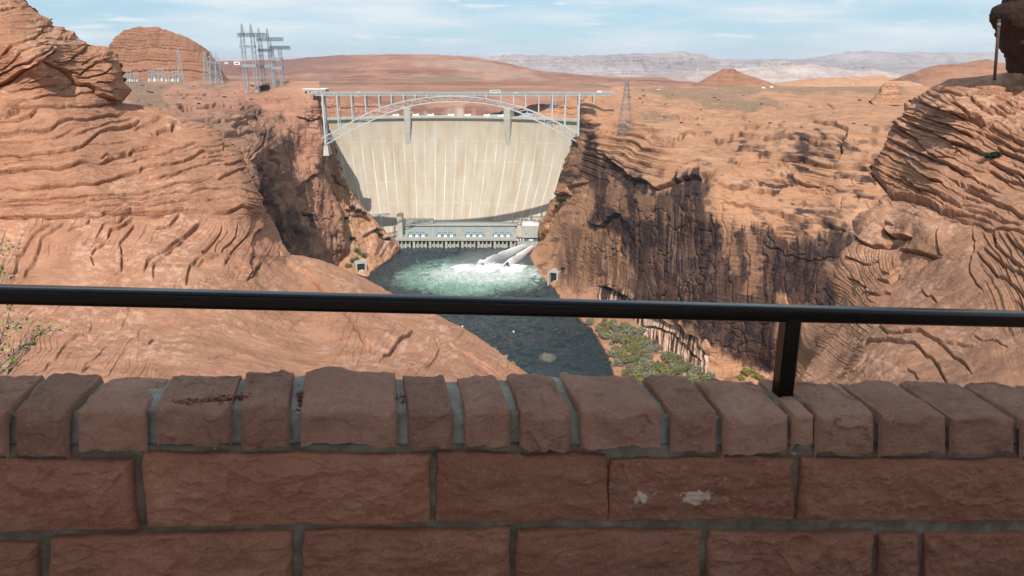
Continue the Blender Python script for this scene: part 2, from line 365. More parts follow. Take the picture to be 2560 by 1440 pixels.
LEDGE_L = [
 ([(-60, 240), (0, 216), (31, 191), (62, 175), (94, 158), (110, 147), (125, 137), (140, 122), (143, 96)], 15, 40, 22),
 ([(104, 150), (125, 160), (156, 167), (175, 180), (190, 205), (218, 210), (240, 225), (250, 235), (281, 250), (318, 256)], 13, 26, 16),
 ([(0, 145), (30, 112), (60, 108), (90, 85), (108, 72), (114, 52)], 4, 14, 8), ([(-20, 200), (40, 165), (80, 155), (118, 128), (140, 100)], 4, 12, 7),
 ([(0, 180), (45, 140), (90, 118), (130, 90)], 2.5, 9, 6), ([(130, 150), (170, 152), (216, 116), (225, 113)], 5, 14, 9), ([(150, 168), (200, 185), (240, 152), (276, 140), (285, 130)], 4.5, 12, 8),
 ([(180, 190), (220, 192), (260, 180), (292, 153)], 4, 10, 7), ([(232, 207), (290, 200), (314, 194)], 4, 9, 7), ([(262, 228), (300, 222), (328, 225)], 4, 9, 6),
 ([(205, 160), (232, 140), (262, 128)], 3, 8, 6), ([(62, 207), (110, 195), (155, 187), (166, 180)], 3, 9, 6), ([(0, 232), (60, 222), (120, 214), (170, 206)], 2.5, 9, 6), ([(150, 222), (178, 206), (186, 196)], 2.5, 8, 5),
 ([(0, 272), (57, 268), (100, 270), (200, 266), (306, 257), (340, 262)], 4.5, 12, 8), ([(-60, 292), (0, 290), (25, 286), (45, 278), (57, 266)], 6, 12, 8), ([(-60, 305), (0, 299), (50, 297), (75, 289), (99, 269)], 6, 12, 8),
 ([(-60, 345), (0, 337), (25, 332), (57, 326), (100, 327), (125, 321), (150, 310), (180, 296), (217, 297), (235, 291), (262, 292), (295, 286), (330, 275)], 5.5, 16, 9),
 ([(-60, 392), (0, 391), (37, 391), (75, 392), (107, 385), (155, 377), (200, 370), (220, 356), (240, 336), (265, 324), (300, 319), (332, 310), (374, 284)], 6.5, 18, 10),
 ([(-60, 446), (0, 439), (37, 430), (87, 424), (140, 421), (175, 415), (200, 406), (236, 405)], 7.5, 18, 10), ([(240, 408), (275, 400), (320, 387), (335, 380), (362, 375), (406, 371)], 7, 14, 9), ([(245, 394), (287, 391), (325, 383)], 3, 9, 6),
 ([(60, 472), (82, 469), (120, 467), (175, 464), (225, 462), (270, 454), (300, 442), (325, 435), (350, 432), (358, 424), (390, 421), (430, 412), (462, 402), (475, 392), (512, 375), (525, 380), (560, 373)], 5.5, 16, 9),
 ([(372, 334), (390, 338), (425, 325), (430, 315), (440, 310)], 8, 13, 9), ([(325, 322), (370, 307), (385, 300), (403, 293)], 4.5, 10, 7), ([(320, 262), (350, 272), (395, 292), (428, 312)], 3.5, 10, 6, -1), ([(505, 318), (530, 335), (552, 348), (560, 375)], 6, 12, 8, -1),
 ([(-40, 482), (0, 480), (62, 476), (112, 467), (150, 466)], 3, 10, 6), ([(-60, 515), (0, 511), (75, 500), (150, 494), (250, 492), (325, 484), (390, 472), (450, 460), (500, 452), (550, 432)], 4.5, 12, 7),
 ([(195, 503), (250, 500), (282, 500), (337, 492), (390, 486), (475, 480), (515, 471), (537, 472), (610, 466)], 4.5, 10, 6), ([(10, 519), (75, 509), (130, 505), (200, 507)], 3, 9, 5),
 ([(200, 515), (275, 519), (337, 517), (400, 511), (500, 502), (560, 494), (620, 488)], 3.5, 8, 5), ([(330, 395), (400, 388), (440, 372), (500, 352)], 2.5, 9, 6), ([(380, 450), (430, 440), (470, 425), (520, 408), (570, 395)], 2.5, 9, 6),
 ([(0, 420), (60, 405), (120, 402), (180, 392)], 2.5, 9, 6), ([(0, 360), (60, 355), (140, 345), (190, 325)], 2.5, 8, 6), ([(180, 345), (220, 325), (290, 303), (340, 292)], 2.5, 8, 6), ([(560, 410), (590, 405), (612, 398)], 4, 9, 6), ([(540, 445), (580, 430), (618, 415)], 4, 9, 6),
 ([(-60, 546), (0, 544), (75, 540), (175, 537), (250, 536), (317, 536), (325, 531), (362, 527), (412, 531), (475, 529), (575, 527), (600, 517), (640, 514), (668, 505)], 9, 20, 11), ([(300, 540), (330, 532), (365, 528), (420, 533)], 9, 9, 9),
 ([(20, 700), (33, 689), (47, 651), (68, 606), (89, 576), (131, 545)], 4.5, 14, 8), ([(58, 704), (65, 674), (86, 648), (95, 618), (98, 597), (134, 567), (164, 546)], 4.5, 12, 7), ([(165, 572), (184, 561), (217, 553), (225, 540)], 3.5, 10, 6),
 ([(232, 598), (258, 564), (297, 553), (322, 537)], 3.5, 10, 6), ([(266, 600), (279, 576), (315, 553), (335, 543)], 7, 14, 10), ([(302, 680), (298, 624), (294, 609), (312, 588), (336, 553)], 4.5, 11, 7), ([(232, 670), (226, 639), (240, 618), (270, 604)], 3.5, 9, 6),
 ([(364, 690), (362, 683), (368, 654), (398, 636), (445, 600), (487, 570), (515, 550)], 5.5, 14, 8), ([(382, 705), (386, 660), (430, 618), (470, 590)], 3.5, 9, 6), ([(388, 568), (421, 558), (448, 534)], 4.5, 10, 7),
 ([(460, 718), (463, 713), (472, 665), (499, 639), (505, 630), (534, 600), (552, 576), (556, 550)], 4.5, 11, 7), ([(483, 668), (505, 648), (549, 639), (558, 618), (588, 588), (594, 552)], 4, 9, 6), ([(555, 672), (570, 642), (594, 609), (620, 585), (634, 532)], 4.5, 10, 7),
 ([(610, 700), (626, 680), (629, 615), (638, 585), (662, 558), (664, 522)], 9, 16, 16), ([(586, 664), (618, 674), (632, 683), (652, 652)], 7, 14, 10), ([(140, 656), (180, 650), (222, 635)], 2.5, 9, 6), ([(655, 530), (690, 590), (712, 640)], 3, 10, 8),
 ([(716, 636), (724, 645), (742, 670), (766, 692), (790, 712), (820, 732), (860, 760)], 10, 26, 9), ([(846, 770), (864, 786), (886, 812), (902, 838), (930, 852), (962, 888)], 9, 22, 9), ([(955, 888), (990, 862), (1034, 828)], 7, 18, 9),
 ([(990, 800), (1050, 830), (1100, 850), (1150, 880), (1200, 908), (1250, 934)], 5.5, 14, 7), ([(1150, 876), (1190, 915), (1240, 945)], 3.5, 10, 6), ([(330, 860), (350, 868), (372, 866), (388, 848)], 4, 10, 6), ([(200, 935), (225, 922), (258, 925)], 4, 10, 6),
 ([(1060, 925), (1085, 900), (1095, 880), (1080, 850)], 3, 9, 6), ([(760, 650), (800, 672), (850, 700), (900, 718)], 3.5, 12, 6), ([(100, 790), (170, 800), (230, 840)], 2.5, 12, 7), ([(420, 800), (470, 815), (520, 808)], 2.5, 9, 6), ([(620, 830), (680, 850), (760, 842)], 2.5, 9, 6),
 ([(530, 905), (590, 890), (640, 905)], 2.5, 9, 6), ([(700, 800), (760, 812), (830, 800)], 2.5, 9, 6),
]
CT_L = [(-430, -90, 66), (-430, 215, 57), (-430, 530, 49), (-430, 760, 38), (-430, 1010, 21), (-160, -90, 66), (0, 0, 64), (130, 60, 66), (210, 110, 67), (310, 180, 68), (325, 240, 70), (0, 130, 60), (100, 150, 60), (150, 205, 62.5), (0, 222, 61), (-160, 215, 58), (0, 270, 58.5), (200, 270, 62),
        (340, 262, 70), (0, 400, 54), (200, 400, 55), (400, 400, 60), (500, 310, 70), (600, 400, 68), (0, 530, 50), (300, 530, 52), (500, 530, 55), (640, 510, 61), (690, 570, 66), (0, 640, 46.5), (300, 640, 46.5), (500, 650, 47.5),
        (640, 650, 52), (715, 625, 62), (0, 760, 38), (300, 760, 38), (600, 760, 41), (760, 720, 53), (800, 660, 62), (900, 695, 63), (980, 735, 62), (0, 880, 29), (400, 880, 29), (800, 880, 33), (900, 830, 38), (1000, 810, 46),
        (1090, 790, 54), (1200, 845, 50), (1280, 905, 45), (1320, 935, 42), (0, 1010, 21), (600, 1010, 21), (1000, 1000, 24), (1250, 1010, 31), (-160, 1010, 21), (-160, 600, 47)]
def bed_left(px, py, P):
    up = sstep(548, 538, py); b = (py+.13*px+26*fbm(px/190, py/110, px*0+2, 3, 31)); c = (px*.75+py*.62+30*fbm(px/120, py/120, px*0+7, 3, 51))
    return np.where(up > .5, b, c)/12
def disp_left(px, py, P, m):
    o = 1.0*ledge_field(px, py, LEDGE_L, 3.5, 30, 5)
    up = sstep(552, 528, py); n = fbm(px/120, py/60, px*0, 3, 41)
    b = (py+.13*px+26*fbm(px/190, py/110, px*0+2, 3, 31)+1.6*fbm(px/9, py/9, px*0, 2, 33))
    mk = up*np.clip(.45+.9*n, 0, 1.2)
    m1 = sstep(-.35, .25, fbm(px/110, py/34, px*0+9, 3, 47)); m2 = sstep(-.2, .3, fbm(px/70, py/22, px*0+19, 3, 48))
    o += up*(2.7*m1*shingle(b/25, 3, .12)+2.2*m2*shingle(b/12.5, 9, .24)+.9*shingle(b/7.2, 10, .40))
    lo = 1-up; c = (px*.75+py*.62+30*fbm(px/120, py/120, px*0+7, 3, 51))
    o += lo*np.clip(fbm(px/150, py/100, px*0+4, 3, 53)+.3, 0, 1)*(2.2*shingle(c/21, 13, .15)+1.2*shingle(c/10.5, 17, .28))
    x, y, z = P[..., 0], P[..., 1], P[..., 2]
    return o*m + .30*fbm(x/7, y/7, z/5, 3, 61)+.10*fbm(x/1.6, y/1.6, z/1.2, 4, 63)
relief('sandstone_hill', -88, 1010, 960, 1220, lambda y: y*0-430, mono(SIL_L, 'R'), CT_L, M['rock_near'], SIL_L, 34, .05, 'R', .55, disp_left,
       {'pale': lambda px, py, P: .40*sstep(.15, .5, fbm(px/14, py/7, px*0, 4, 71))*sstep(.0, .5, fbm(px/110, py/80, px*0, 2, 73)),
        'bed': bed_left, 'bedw': lambda px, py, P: np.where(py < 545, .9, .12+.45*sstep(-.1, .4, fbm(px/150, py/100, px*0+4, 3, 53))*sstep(860, 740, py))}, jag=2.0)['kind'] = 'structure'

# ------------------------------------------------------------------ near right layered outcrop
SIL_R = [(2700, 160), (2620, 172), (2560, 181), (2519, 183), (2487, 188), (2420, 194), (2372, 200), (2331, 219), (2300, 240), (2289, 246), (2262, 258), (2260, 270), (2263, 283), (2254, 294), (2235, 300), (2233, 308), (2227, 317), (2222, 331),
         (2220, 345), (2214, 362), (2196, 385), (2186, 402), (2175, 421), (2177, 432), (2197, 455), (2214, 474), (2220, 486), (2200, 498), (2196, 515), (2150, 532), (2131, 551), (2131, 574), (2146, 590), (2134, 604), (2128, 618), (2110, 630), (2099, 652), (2092, 677),
         (2086, 705), (2090, 745), (2080, 780), (2064, 812), (2046, 850), (2034, 891), (2014, 925), (2000, 950), (1975, 985), (1960, 1020)]
LEDGE_R = [
 ([(2325, 262), (2339, 269), (2381, 283), (2414, 296), (2440, 306), (2472, 322)], 19, 20, 24), ([(2378, 250), (2410, 279), (2427, 296), (2470, 318)], 6, 10, 6), ([(2306, 288), (2316, 292), (2352, 308), (2393, 325), (2440, 340)], 8, 10, 11),
 ([(2270, 302), (2279, 308), (2331, 331), (2385, 356), (2406, 362), (2450, 382), (2480, 398)], 13, 14, 15), ([(2240, 312), (2260, 327), (2289, 346), (2318, 378)], 10, 11, 12), ([(2240, 355), (2254, 362), (2300, 385), (2341, 400), (2393, 425), (2440, 450)], 9, 12, 11),
 ([(2262, 402), (2270, 408), (2300, 425), (2335, 449), (2370, 468)], 9, 10, 11), ([(2316, 373), (2347, 398), (2372, 392), (2396, 372)], 5, 9, 6), ([(2462, 312), (2500, 335), (2560, 362), (2620, 390)], 9, 12, 10), ([(2455, 336), (2500, 356), (2540, 377), (2600, 402)], 7, 9, 8),
 ([(2488, 372), (2529, 387), (2560, 404), (2620, 430)], 10, 12, 12), ([(2472, 406), (2508, 421), (2560, 441), (2620, 465)], 10, 12, 10), ([(2466, 425), (2508, 442), (2560, 462), (2620, 486)], 7, 9, 8), ([(2474, 258), (2493, 275), (2518, 283)], 6, 9, 7), ([(2492, 259), (2518, 275), (2540, 279)], 5, 8, 6),
 ([(2424, 232), (2445, 252), (2456, 269), (2486, 284)], 6, 9, 8), ([(2405, 205), (2445, 212), (2477, 217), (2560, 219), (2640, 222)], 4.5, 8, 5), ([(2320, 228), (2402, 227), (2477, 225), (2560, 227), (2640, 230)], 3.5, 7, 5), ([(2268, 250), (2306, 254), (2330, 269)], 8, 9, 8),
 ([(2210, 488), (2225, 490), (2266, 492), (2300, 500), (2325, 505), (2350, 525), (2404, 533)], 16, 22, 20), ([(2250, 436), (2266, 444), (2300, 473), (2346, 492), (2408, 519)], 8, 12, 10), ([(2400, 468), (2472, 501), (2518, 521), (2560, 538), (2620, 560)], 10, 13, 10),
 ([(2380, 538), (2449, 560), (2472, 567), (2530, 577), (2600, 590)], 6, 10, 8), ([(2203, 560), (2213, 570), (2229, 586), (2250, 588), (2278, 592)], 16, 12, 14), ([(2190, 560), (2212, 545), (2236, 560)], 5, 9, 8), ([(2131, 578), (2158, 604), (2179, 613), (2209, 614), (2238, 600)], 8, 14, 9),
 ([(2238, 610), (2241, 613), (2289, 627), (2358, 644)], 10, 22, 14), ([(2246, 692), (2275, 680), (2300, 668), (2364, 632)], 8, 9, 20, -1), ([(2196, 665), (2220, 677), (2247, 670)], 6, 10, 7), ([(2188, 691), (2216, 700), (2247, 680)], 6, 10, 7), ([(2156, 724), (2188, 732), (2220, 722)], 6, 10, 7), ([(2120, 640), (2160, 652), (2190, 640)], 5, 9, 6),
 ([(2110, 690), (2140, 700), (2165, 715), (2160, 740)], 4, 8, 6), ([(2440, 636), (2454, 645), (2495, 687), (2560, 737), (2620, 780)], 6, 12, 8), ([(2460, 622), (2468, 632), (2495, 655), (2560, 693), (2620, 725)], 7, 10, 8), ([(2488, 560), (2495, 618), (2518, 643), (2560, 673), (2620, 710)], 6, 11, 7), ([(2520, 585), (2532, 602), (2560, 632), (2620, 680)], 7, 12, 8),
 ([(2430, 565), (2438, 610), (2430, 690), (2445, 720), (2470, 745)], 3, 10, 6), ([(2300, 715), (2310, 728), (2335, 746), (2352, 766)], 5, 11, 6), ([(2350, 560), (2342, 600), (2345, 630), (2362, 640)], 5, 9, 6), ([(2190, 800), (2200, 812), (2217, 833), (2300, 825), (2350, 842), (2400, 892), (2430, 930)], 5, 12, 7),
 ([(2115, 873), (2167, 850), (2225, 846), (2283, 848), (2329, 871), (2350, 917), (2373, 966)], 6, 14, 7), ([(2330, 838), (2390, 842), (2420, 836)], 3, 8, 5), ([(2250, 895), (2280, 910), (2300, 935)], 3, 9, 5), ([(2160, 880), (2130, 920), (2080, 945)], 3, 10, 6, -1), ([(2420, 820), (2480, 830), (2520, 860)], 2.5, 9, 5),
 ([(2520, 745), (2545, 750), (2560, 765)], 3, 9, 6), ([(2405, 520), (2470, 540), (2560, 562)], 4, 8, 6),
]
CT_R = [(3000, 180, 47), (3000, 400, 35), (3000, 640, 22), (3000, 960, 12), (3000, 1020, 10), (2700, 160, 48), (2560, 186, 48), (2480, 200, 48), (2372, 205, 51), (2300, 245, 56), (2262, 262, 58), (2240, 310, 57), (2190, 400, 54), (2180, 430, 53), (2222, 480, 50), (2350, 260, 49), (2480, 290, 45), (2640, 300, 42), (2350, 340, 47.5), (2480, 360, 43), (2560, 400, 40), (2700, 400, 37),
        (2320, 430, 46), (2440, 470, 40.5), (2560, 500, 36), (2300, 490, 45), (2200, 510, 46), (2135, 560, 46), (2300, 530, 40.5), (2400, 550, 37), (2560, 570, 31.5), (2220, 590, 41.5), (2110, 650, 44), (2090, 720, 43), (2200, 680, 38), (2250, 670, 37), (2300, 640, 36), (2380, 650, 32), (2480, 640, 29.5), (2600, 660, 25.5), (2700, 700, 21),
        (2070, 810, 40), (2200, 780, 31), (2350, 760, 26), (2500, 760, 22), (2640, 800, 18.5), (2040, 890, 34), (2150, 870, 26), (2300, 860, 21), (2500, 880, 17), (2000, 950, 28), (2150, 960, 20), (2350, 960, 16.5), (2560, 960, 14.5), (2720, 960, 13), (1965, 1020, 22), (2300, 1020, 14), (2720, 1020, 11.5)]
def bed_right(px, py, P):
    dx = px-2200; b = py-.44*dx+14*fbm(px/110, py/70, px*0+1, 3, 111); r = np.hypot((px-2270), (py-640)*1.2)+10*fbm(px/70, py/70, px*0, 3, 121); q = py*.62-px*.78+40*np.exp(-((px-2440)/70)**2)+12*fbm(px/90, py/90, px*0, 3, 131)
    a = np.hypot(px-2290, (py-960)*1.1)+16*fbm(px/90, py/90, px*0, 3, 133)
    o = np.where(py-.16*(px-2250) < 532, b, np.where(px+.35*(py-600) < 2245, r, np.where((px-.1*(py-600) > 2450) & (py-.7*(px-2450) < 770), q, a)))
    return o/10
def disp_right(px, py, P, m):
    o = 1.25*ledge_field(px, py, LEDGE_R, 3.5, 28, 105)
    dx = px-2200
    b = py-.44*dx+14*fbm(px/110, py/70, px*0+1, 3, 111)+1.5*fbm(px/8, py/8, px*0, 2, 113)
    up = sstep(545, 515, py-.16*(px-2250))*sstep(215, 245, py)
    n = fbm(px/90, py/50, px*0, 3, 117)
    mk = up*np.clip(.75+.8*n, .1, 1.4)
    o += 5.2*mk*shingle(b/23, 21, .14)+3.2*mk*shingle(b/11.5, 23, .26)+1.1*mk*shingle(b/7, 24, .40)
    top = sstep(250, 225, py)
    o += top*1.2*strata((py+3*fbm(px/60, py/30, px*0, 2, 119))/9, 25)
    # swirled layers lower left of the outcrop and curtain layers at the right
    r = np.hypot((px-2270), (py-640)*1.2)+10*fbm(px/70, py/70, px*0, 3, 121)
    l1 = sstep(2265, 2225, px+.35*(py-600))*sstep(515, 540, py)
    o += l1*(2.4*shingle(r/16, 27, .22)*sstep(-.4, .3, fbm(px/50, py/50, px*0, 3, 137))+1.2*shingle(r/8, 28, .36))
    q = py*.62-px*.78+40*np.exp(-((px-2440)/70)**2)+12*fbm(px/90, py/90, px*0, 3, 131)
    l2 = sstep(2430, 2475, px-.1*(py-600))*sstep(560, 590, py-.2*(px-2450))*sstep(800, 740, py-.7*(px-2450))
    o += l2*(3.6*shingle(q/19, 31, .18)+1.6*shingle(q/9, 33, .32))
    x, y, z = P[..., 0], P[..., 1], P[..., 2]
    return o*m+.22*fbm(x/5, y/5, z/4, 3, 141)+.09*fbm(x/1.3, y/1.3, z/1.0, 4, 143)
relief('layered_outcrop', 160, 1020, 800, 740, mono(SIL_R, 'L'), lambda y: y*0+3000, CT_R, M['rock_right'], SIL_R, 26, .05, 'L', .5, disp_right,
       {'pale': lambda px, py, P: .45*sstep(.15, .5, fbm(px/12, py/7, px*0, 4, 151))*sstep(.0, .4, fbm(px/110, py/90, px*0+3, 2, 153)),
        'bed': bed_right, 'bedw': lambda px, py, P: .85+px*0}, jag=2.5)['kind'] = 'structure'

# ------------------------------------------------------------------ canyon walls
SIL_CR = [(1535, 216), (1480, 232), (1462, 246), (1448, 262), (1446, 300), (1442, 330), (1430, 352), (1415, 392), (1400, 440), (1388, 478), (1376, 500), (1366, 535), (1352, 552), (1345, 580), (1352, 600), (1338, 618), (1320, 642)]
FOOT_R = [(1320, 642), (1330, 664), (1350, 694), (1372, 712), (1392, 742), (1440, 790), (1490, 842), (1515, 890), (1530, 930), (1545, 985)]
CT_CR = [(1320, 642, WZ), (1345, 690, WZ), (1392, 742, WZ), (1440, 790, WZ), (1490, 842, WZ), (1530, 930, WZ), (1545, 985, WZ), (1350, 640, WZ+10), (1380, 690, WZ+9), (1420, 742, WZ+6), (1500, 770, WZ+14), (1560, 840, WZ+9), (1600, 930, WZ+5), (1640, 985, WZ+5), (1700, 930, WZ+12),
         (1590, 820, WZ+18), (1700, 870, WZ+18), (1775, 925, WZ+18), (1850, 930, WZ+16), (1930, 935, WZ+18), (2000, 960, WZ+24), (1850, 985, WZ+14), (2060, 960, WZ+30),
         (1450, 255, 955), (1446, 310, 945), (1446, 352, 930), (1405, 430, 985), (1385, 490, 1005), (1360, 545, 1030), (1350, 600, 1030),
         (1480, 300, 905), (1490, 350, 872), (1470, 430, 862), (1420, 560, 900), (1400, 640, 885), (1450, 650, 830), (1460, 700, 815), (1500, 720, 785),
         (1530, 400, 818), (1600, 450, 715), (1700, 462, 655), (1780, 450, 622), (1600, 600, 695), (1600, 740, 684), (1700, 600, 640), (1700, 780, 628), (1770, 560, 604), (1770, 700, 598), (1775, 860, 588),
         (1900, 510, 590), (1900, 600, 572), (1900, 760, 562), (1930, 880, 556), (2000, 560, 556), (2000, 700, 536), (2000, 860, 524), (2130, 570, 520), (2100, 700, 500), (2080, 860, 490), (2250, 600, 500), (2250, 800, 470), (2250, 985, 440),
         (1530, 310, 905), (1620, 340, 790), (1700, 350, 752), (1800, 380, 700), (1930, 330, 800), (1930, 370, 700), (1900, 440, 640), (2000, 470, 610), (2060, 400, 615), (2060, 500, 585), (2150, 330, 690), (2200, 420, 600), (2300, 340, 650), (2300, 480, 560),
         (1560, 260, 1010), (1700, 280, 930), (1900, 270, 990), (2100, 270, 960), (2350, 260, 940), (1540, 222, 1230), (1700, 222, 1420), (1900, 222, 1500), (2100, 222, 1450), (2350, 215, 1500)]
LEDGE_CR = [
 ([(1440, 355), (1470, 345), (1520, 330), (1600, 335), (1680, 345), (1720, 330), (1780, 345)], 5, 12, 8), ([(1480, 372), (1530, 400), (1575, 440), (1640, 470), (1700, 452), (1760, 445), (1800, 420)], 14, 20, 14), ([(1750, 345), (1800, 352), (1850, 335), (1910, 345), (1960, 335), (2030, 350), (2090, 345)], 8, 12, 10),
 ([(1780, 395), (1850, 405), (1930, 400), (2010, 410), (2080, 415)], 5, 10, 8), ([(1890, 450), (1930, 448), (1990, 455), (2060, 468)], 8, 12, 10), ([(1790, 458), (1850, 475), (1900, 478), (1950, 490)], 8, 12, 10), ([(1800, 500), (1880, 520), (1960, 540), (2060, 560), (2140, 570)], 8, 14, 12),
 ([(1340, 615), (1370, 560), (1395, 505), (1420, 470), (1478, 450)], 6, 16, 10), ([(1455, 545), (1500, 565), (1545, 535), (1580, 560), (1590, 610)], 9, 14, 14), ([(1480, 715), (1530, 720), (1580, 742), (1640, 795), (1700, 812), (1750, 850), (1775, 900)], 12, 14, 16), ([(1600, 815), (1660, 822), (1720, 860), (1760, 905)], 9, 10, 14),
 ([(1372, 490), (1395, 485), (1420, 492)], 10, 10, 10), ([(1830, 330), (1900, 310), (1960, 315), (2020, 310)], 4, 8, 6), ([(1600, 300), (1700, 292), (1800, 300), (1900, 288)], 3, 8, 6), ([(1900, 260), (2000, 268), (2100, 262)], 3, 8, 6), ([(2020, 300), (2085, 302), (2120, 320), (2100, 400)], 8, 10, 10), ([(1500, 290), (1560, 300), (1620, 315)], 3, 8, 6),
 *[([(x0, y0), (x0+4*s, (y0*2+y1)/3), (x0-3*s, (y0+2*y1)/3), (x0+2, y1)], 2.5, 11, 5, s) for x0, y0, y1, s in ((1496, 400, 560, 1), (1548, 480, 700, -1), (1596, 470, 790, 1), (1636, 480, 740, -1), (1668, 500, 800, 1), (1706, 470, 800, 1), (1742, 470, 830, -1), (1786, 520, 850, 1), (1826, 560, 880, -1), (1868, 600, 900, 1), (1910, 590, 900, 1), (1960, 620, 860, -1))],
 ([(2120, 560), (2060, 640), (2020, 700), (2000, 760)], 2, 14, 12), ([(1900, 600), (1960, 640), (2030, 650), (2100, 640)], 2, 12, 10),
]
VARN = [[(1448, 352), (1490, 350), (1500, 380), (1535, 405), (1580, 445), (1640, 470), (1700, 452), (1745, 440), (1775, 470), (1772, 520), (1800, 560), (1860, 575), (1905, 560), (1960, 590), (2060, 580), (2150, 590), (2130, 700), (2080, 790), (2000, 770), (1945, 745), (1935, 930),
         (1860, 900), (1780, 870), (1720, 810), (1640, 770), (1585, 745), (1580, 640), (1540, 585), (1500, 560), (1468, 560), (1476, 470), (1455, 420)]]
VARN_SHADE = [[(1440, 240), (1500, 300), (1490, 400), (1420, 480), (1370, 540), (1350, 560), (1390, 470), (1425, 380), (1442, 300)], [(1830, 345), (1880, 330), (1900, 345), (1960, 340), (2010, 325), (2095, 330), (2090, 400), (2000, 420), (1920, 400), (1850, 385)], [(2100, 330), (2200, 380), (2190, 500), (2110, 480), (2080, 430)],  # dark rock by the dam, plus shade of the ledge recesses painted in
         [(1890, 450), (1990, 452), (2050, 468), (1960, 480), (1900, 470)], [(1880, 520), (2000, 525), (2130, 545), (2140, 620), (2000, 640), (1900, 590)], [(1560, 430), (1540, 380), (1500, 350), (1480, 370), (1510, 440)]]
MIDT = [[(1400, 560), (1470, 560), (1560, 600), (1590, 740), (1500, 720), (1470, 730), (1400, 720), (1400, 650)]]
ISL = [[(1795, 540), (1830, 560), (1850, 660), (1835, 700), (1815, 640)], [(1865, 575), (1890, 580), (1885, 690), (1862, 640)], [(1880, 640), (1905, 640), (1890, 740), (1860, 740)], [(1945, 740), (1990, 760), (1975, 790), (1940, 770)], [(1590, 480), (1640, 490), (1640, 560), (1600, 540)], [(1515, 430), (1560, 470), (1580, 540), (1520, 520)], [(2060, 660), (2085, 650), (2090, 690), (2066, 700)]]
VEG_R = [[(1560, 225), (1750, 215), (2000, 212), (2260, 215), (2270, 240), (2100, 228), (1900, 232), (1800, 245), (1700, 246)], [(1595, 290), (1640, 284), (1700, 290), (1690, 304), (1620, 302)], [(1750, 240), (1900, 242), (1980, 268), (1850, 280), (1760, 262)]]
def stain_shade_r(px, py, P):
    s = np.zeros(px.shape)
    st = fbm(px/3.2, py/70, px*0+1, 3, 201); st2 = fbm(px/11, py/110, px*0+5, 3, 203); bl = fbm(px/34, py/30, px*0+5, 4, 207)
    for p in VARN: s = np.maximum(s, softmask(px, py+6*st+14*st2, p, 9, 14, 34, 211)*np.clip(1.0+.30*st2+.18*st+.30*bl, .84, 1))
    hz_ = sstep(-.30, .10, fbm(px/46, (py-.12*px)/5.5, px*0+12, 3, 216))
    for p in VARN_SHADE: s = np.maximum(s, hz_*softmask(px, py, p, 5, 18, 20, 213)*np.clip(.62+.9*bl, 0, .95))
    for p in MIDT: s = np.maximum(s, softmask(px, py, p, 14, 12, 30, 215)*np.clip(.40+.35*st2+.2*st, 0, .8))
    for p in ISL: s *= 1-.5*softmask(px, py, p, 5, 9, 12, 217)
    s = np.maximum(s, np.clip(1.2*fbm(px/30, py/13, px*0+8, 4, 219)-.55, 0, .6)*sstep(290, 330, py))
    foot = sstep(7, 2, seg_dist(px, py, FOOT_R)[0])*sstep(600, 650, py)
    return np.maximum(s, .8*foot)
BASE_W = [(1480, 712), (1530, 722), (1580, 738), (1640, 795), (1700, 810), (1745, 845), (1775, 895), (1772, 950), (1720, 945), (1660, 890), (1620, 850), (1590, 800), (1500, 755)]
def pale_r(px, py, P):
    st = fbm(px/3.0, py/80, px*0+2, 3, 221); bs = softmask(px, py, BASE_W, 6, 8, 20, 223)
    a = bs*sstep(.05, .45, st+.3*fbm(px/30, py/30, px*0, 2, 225))
    cs = softmask(px, py, [(1500, 600), (1560, 590), (1590, 700), (1560, 740), (1500, 720)], 18, 8, 20, 227)*sstep(.05, .6, st)*.5
    c2 = softmask(px, py, [(1640, 520), (1720, 520), (1740, 780), (1650, 770)], 18, 8, 20, 229)*sstep(.35, .6, st)*.3
    return np.maximum(np.maximum(a, cs), c2)
def stain_shade_r2(px, py, P):
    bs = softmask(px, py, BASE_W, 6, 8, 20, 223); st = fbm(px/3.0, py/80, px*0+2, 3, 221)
    return np.maximum(stain_shade_r(px, py, P), bs*sstep(.25, -.15, st))*(1-pale_r(px, py, P))
def veg_r(px, py, P):
    v = np.zeros(px.shape)
    for p in VEG_R: v = np.maximum(v, softmask(px, py, p, 6, 8, 40, 231)*.9)
    bank = softmask(px, py, [(1440, 780), (1500, 760), (1600, 830), (1680, 900), (1780, 940), (1780, 990), (1560, 990), (1530, 910)], 10, 10, 20, 233)
    return np.maximum(v, .35*bank*sstep(-.1, .3, fbm(px/18, py/18, px*0, 3, 235)))
def disp_cr(px, py, P, m):
    o = ledge_field(px, py, LEDGE_CR, 6, 24, 251)
    x, y, z = P[..., 0], P[..., 1], P[..., 2]
    pl = sstep(.02, .20, fbm(px/130, py/60, px*0, 3, 261)+.12)*sstep(470, 400, py)
    zz = z+3*fbm(x/90, y/90, z*0, 3, 263)
    fl = sstep(475, 400, py)
    o2 = fl*sstep(-.25, .35, fbm(x/120, y/160, z*0+4, 3, 262))*(2.2*shingle(-zz/6.5, 41, .22)+.9*shingle(-zz/3.0, 43, .34))
    rough = sstep(345, 480, py)
    c = x*.5+y*.8
    o2 += rough*(2.6*fbm(c/44, z/130, x*0, 3, 265)+.7*fbm(c/8, z/60, x*0, 3, 267)+.8*(.35-np.abs(fbm(c/16, z/70, x/16, 4, 268))))
    cr = np.abs(fbm(x/30, y/30, z/30, 4, 269)); o2 -= 2.6*np.exp(-(cr/.05)**2)*sstep(300, 400, py)*.6
    bank = sstep(730, 760, py-0*px)*sstep(1790, 1500, px)
    o2 = o2*(1-.6*bank)
    hum = sstep(520, 300, py)*sstep(225, 260, py)
    o2 += hum*2.2*fbm(x/26, y/40, z/16, 4, 271)
    return o*m+o2
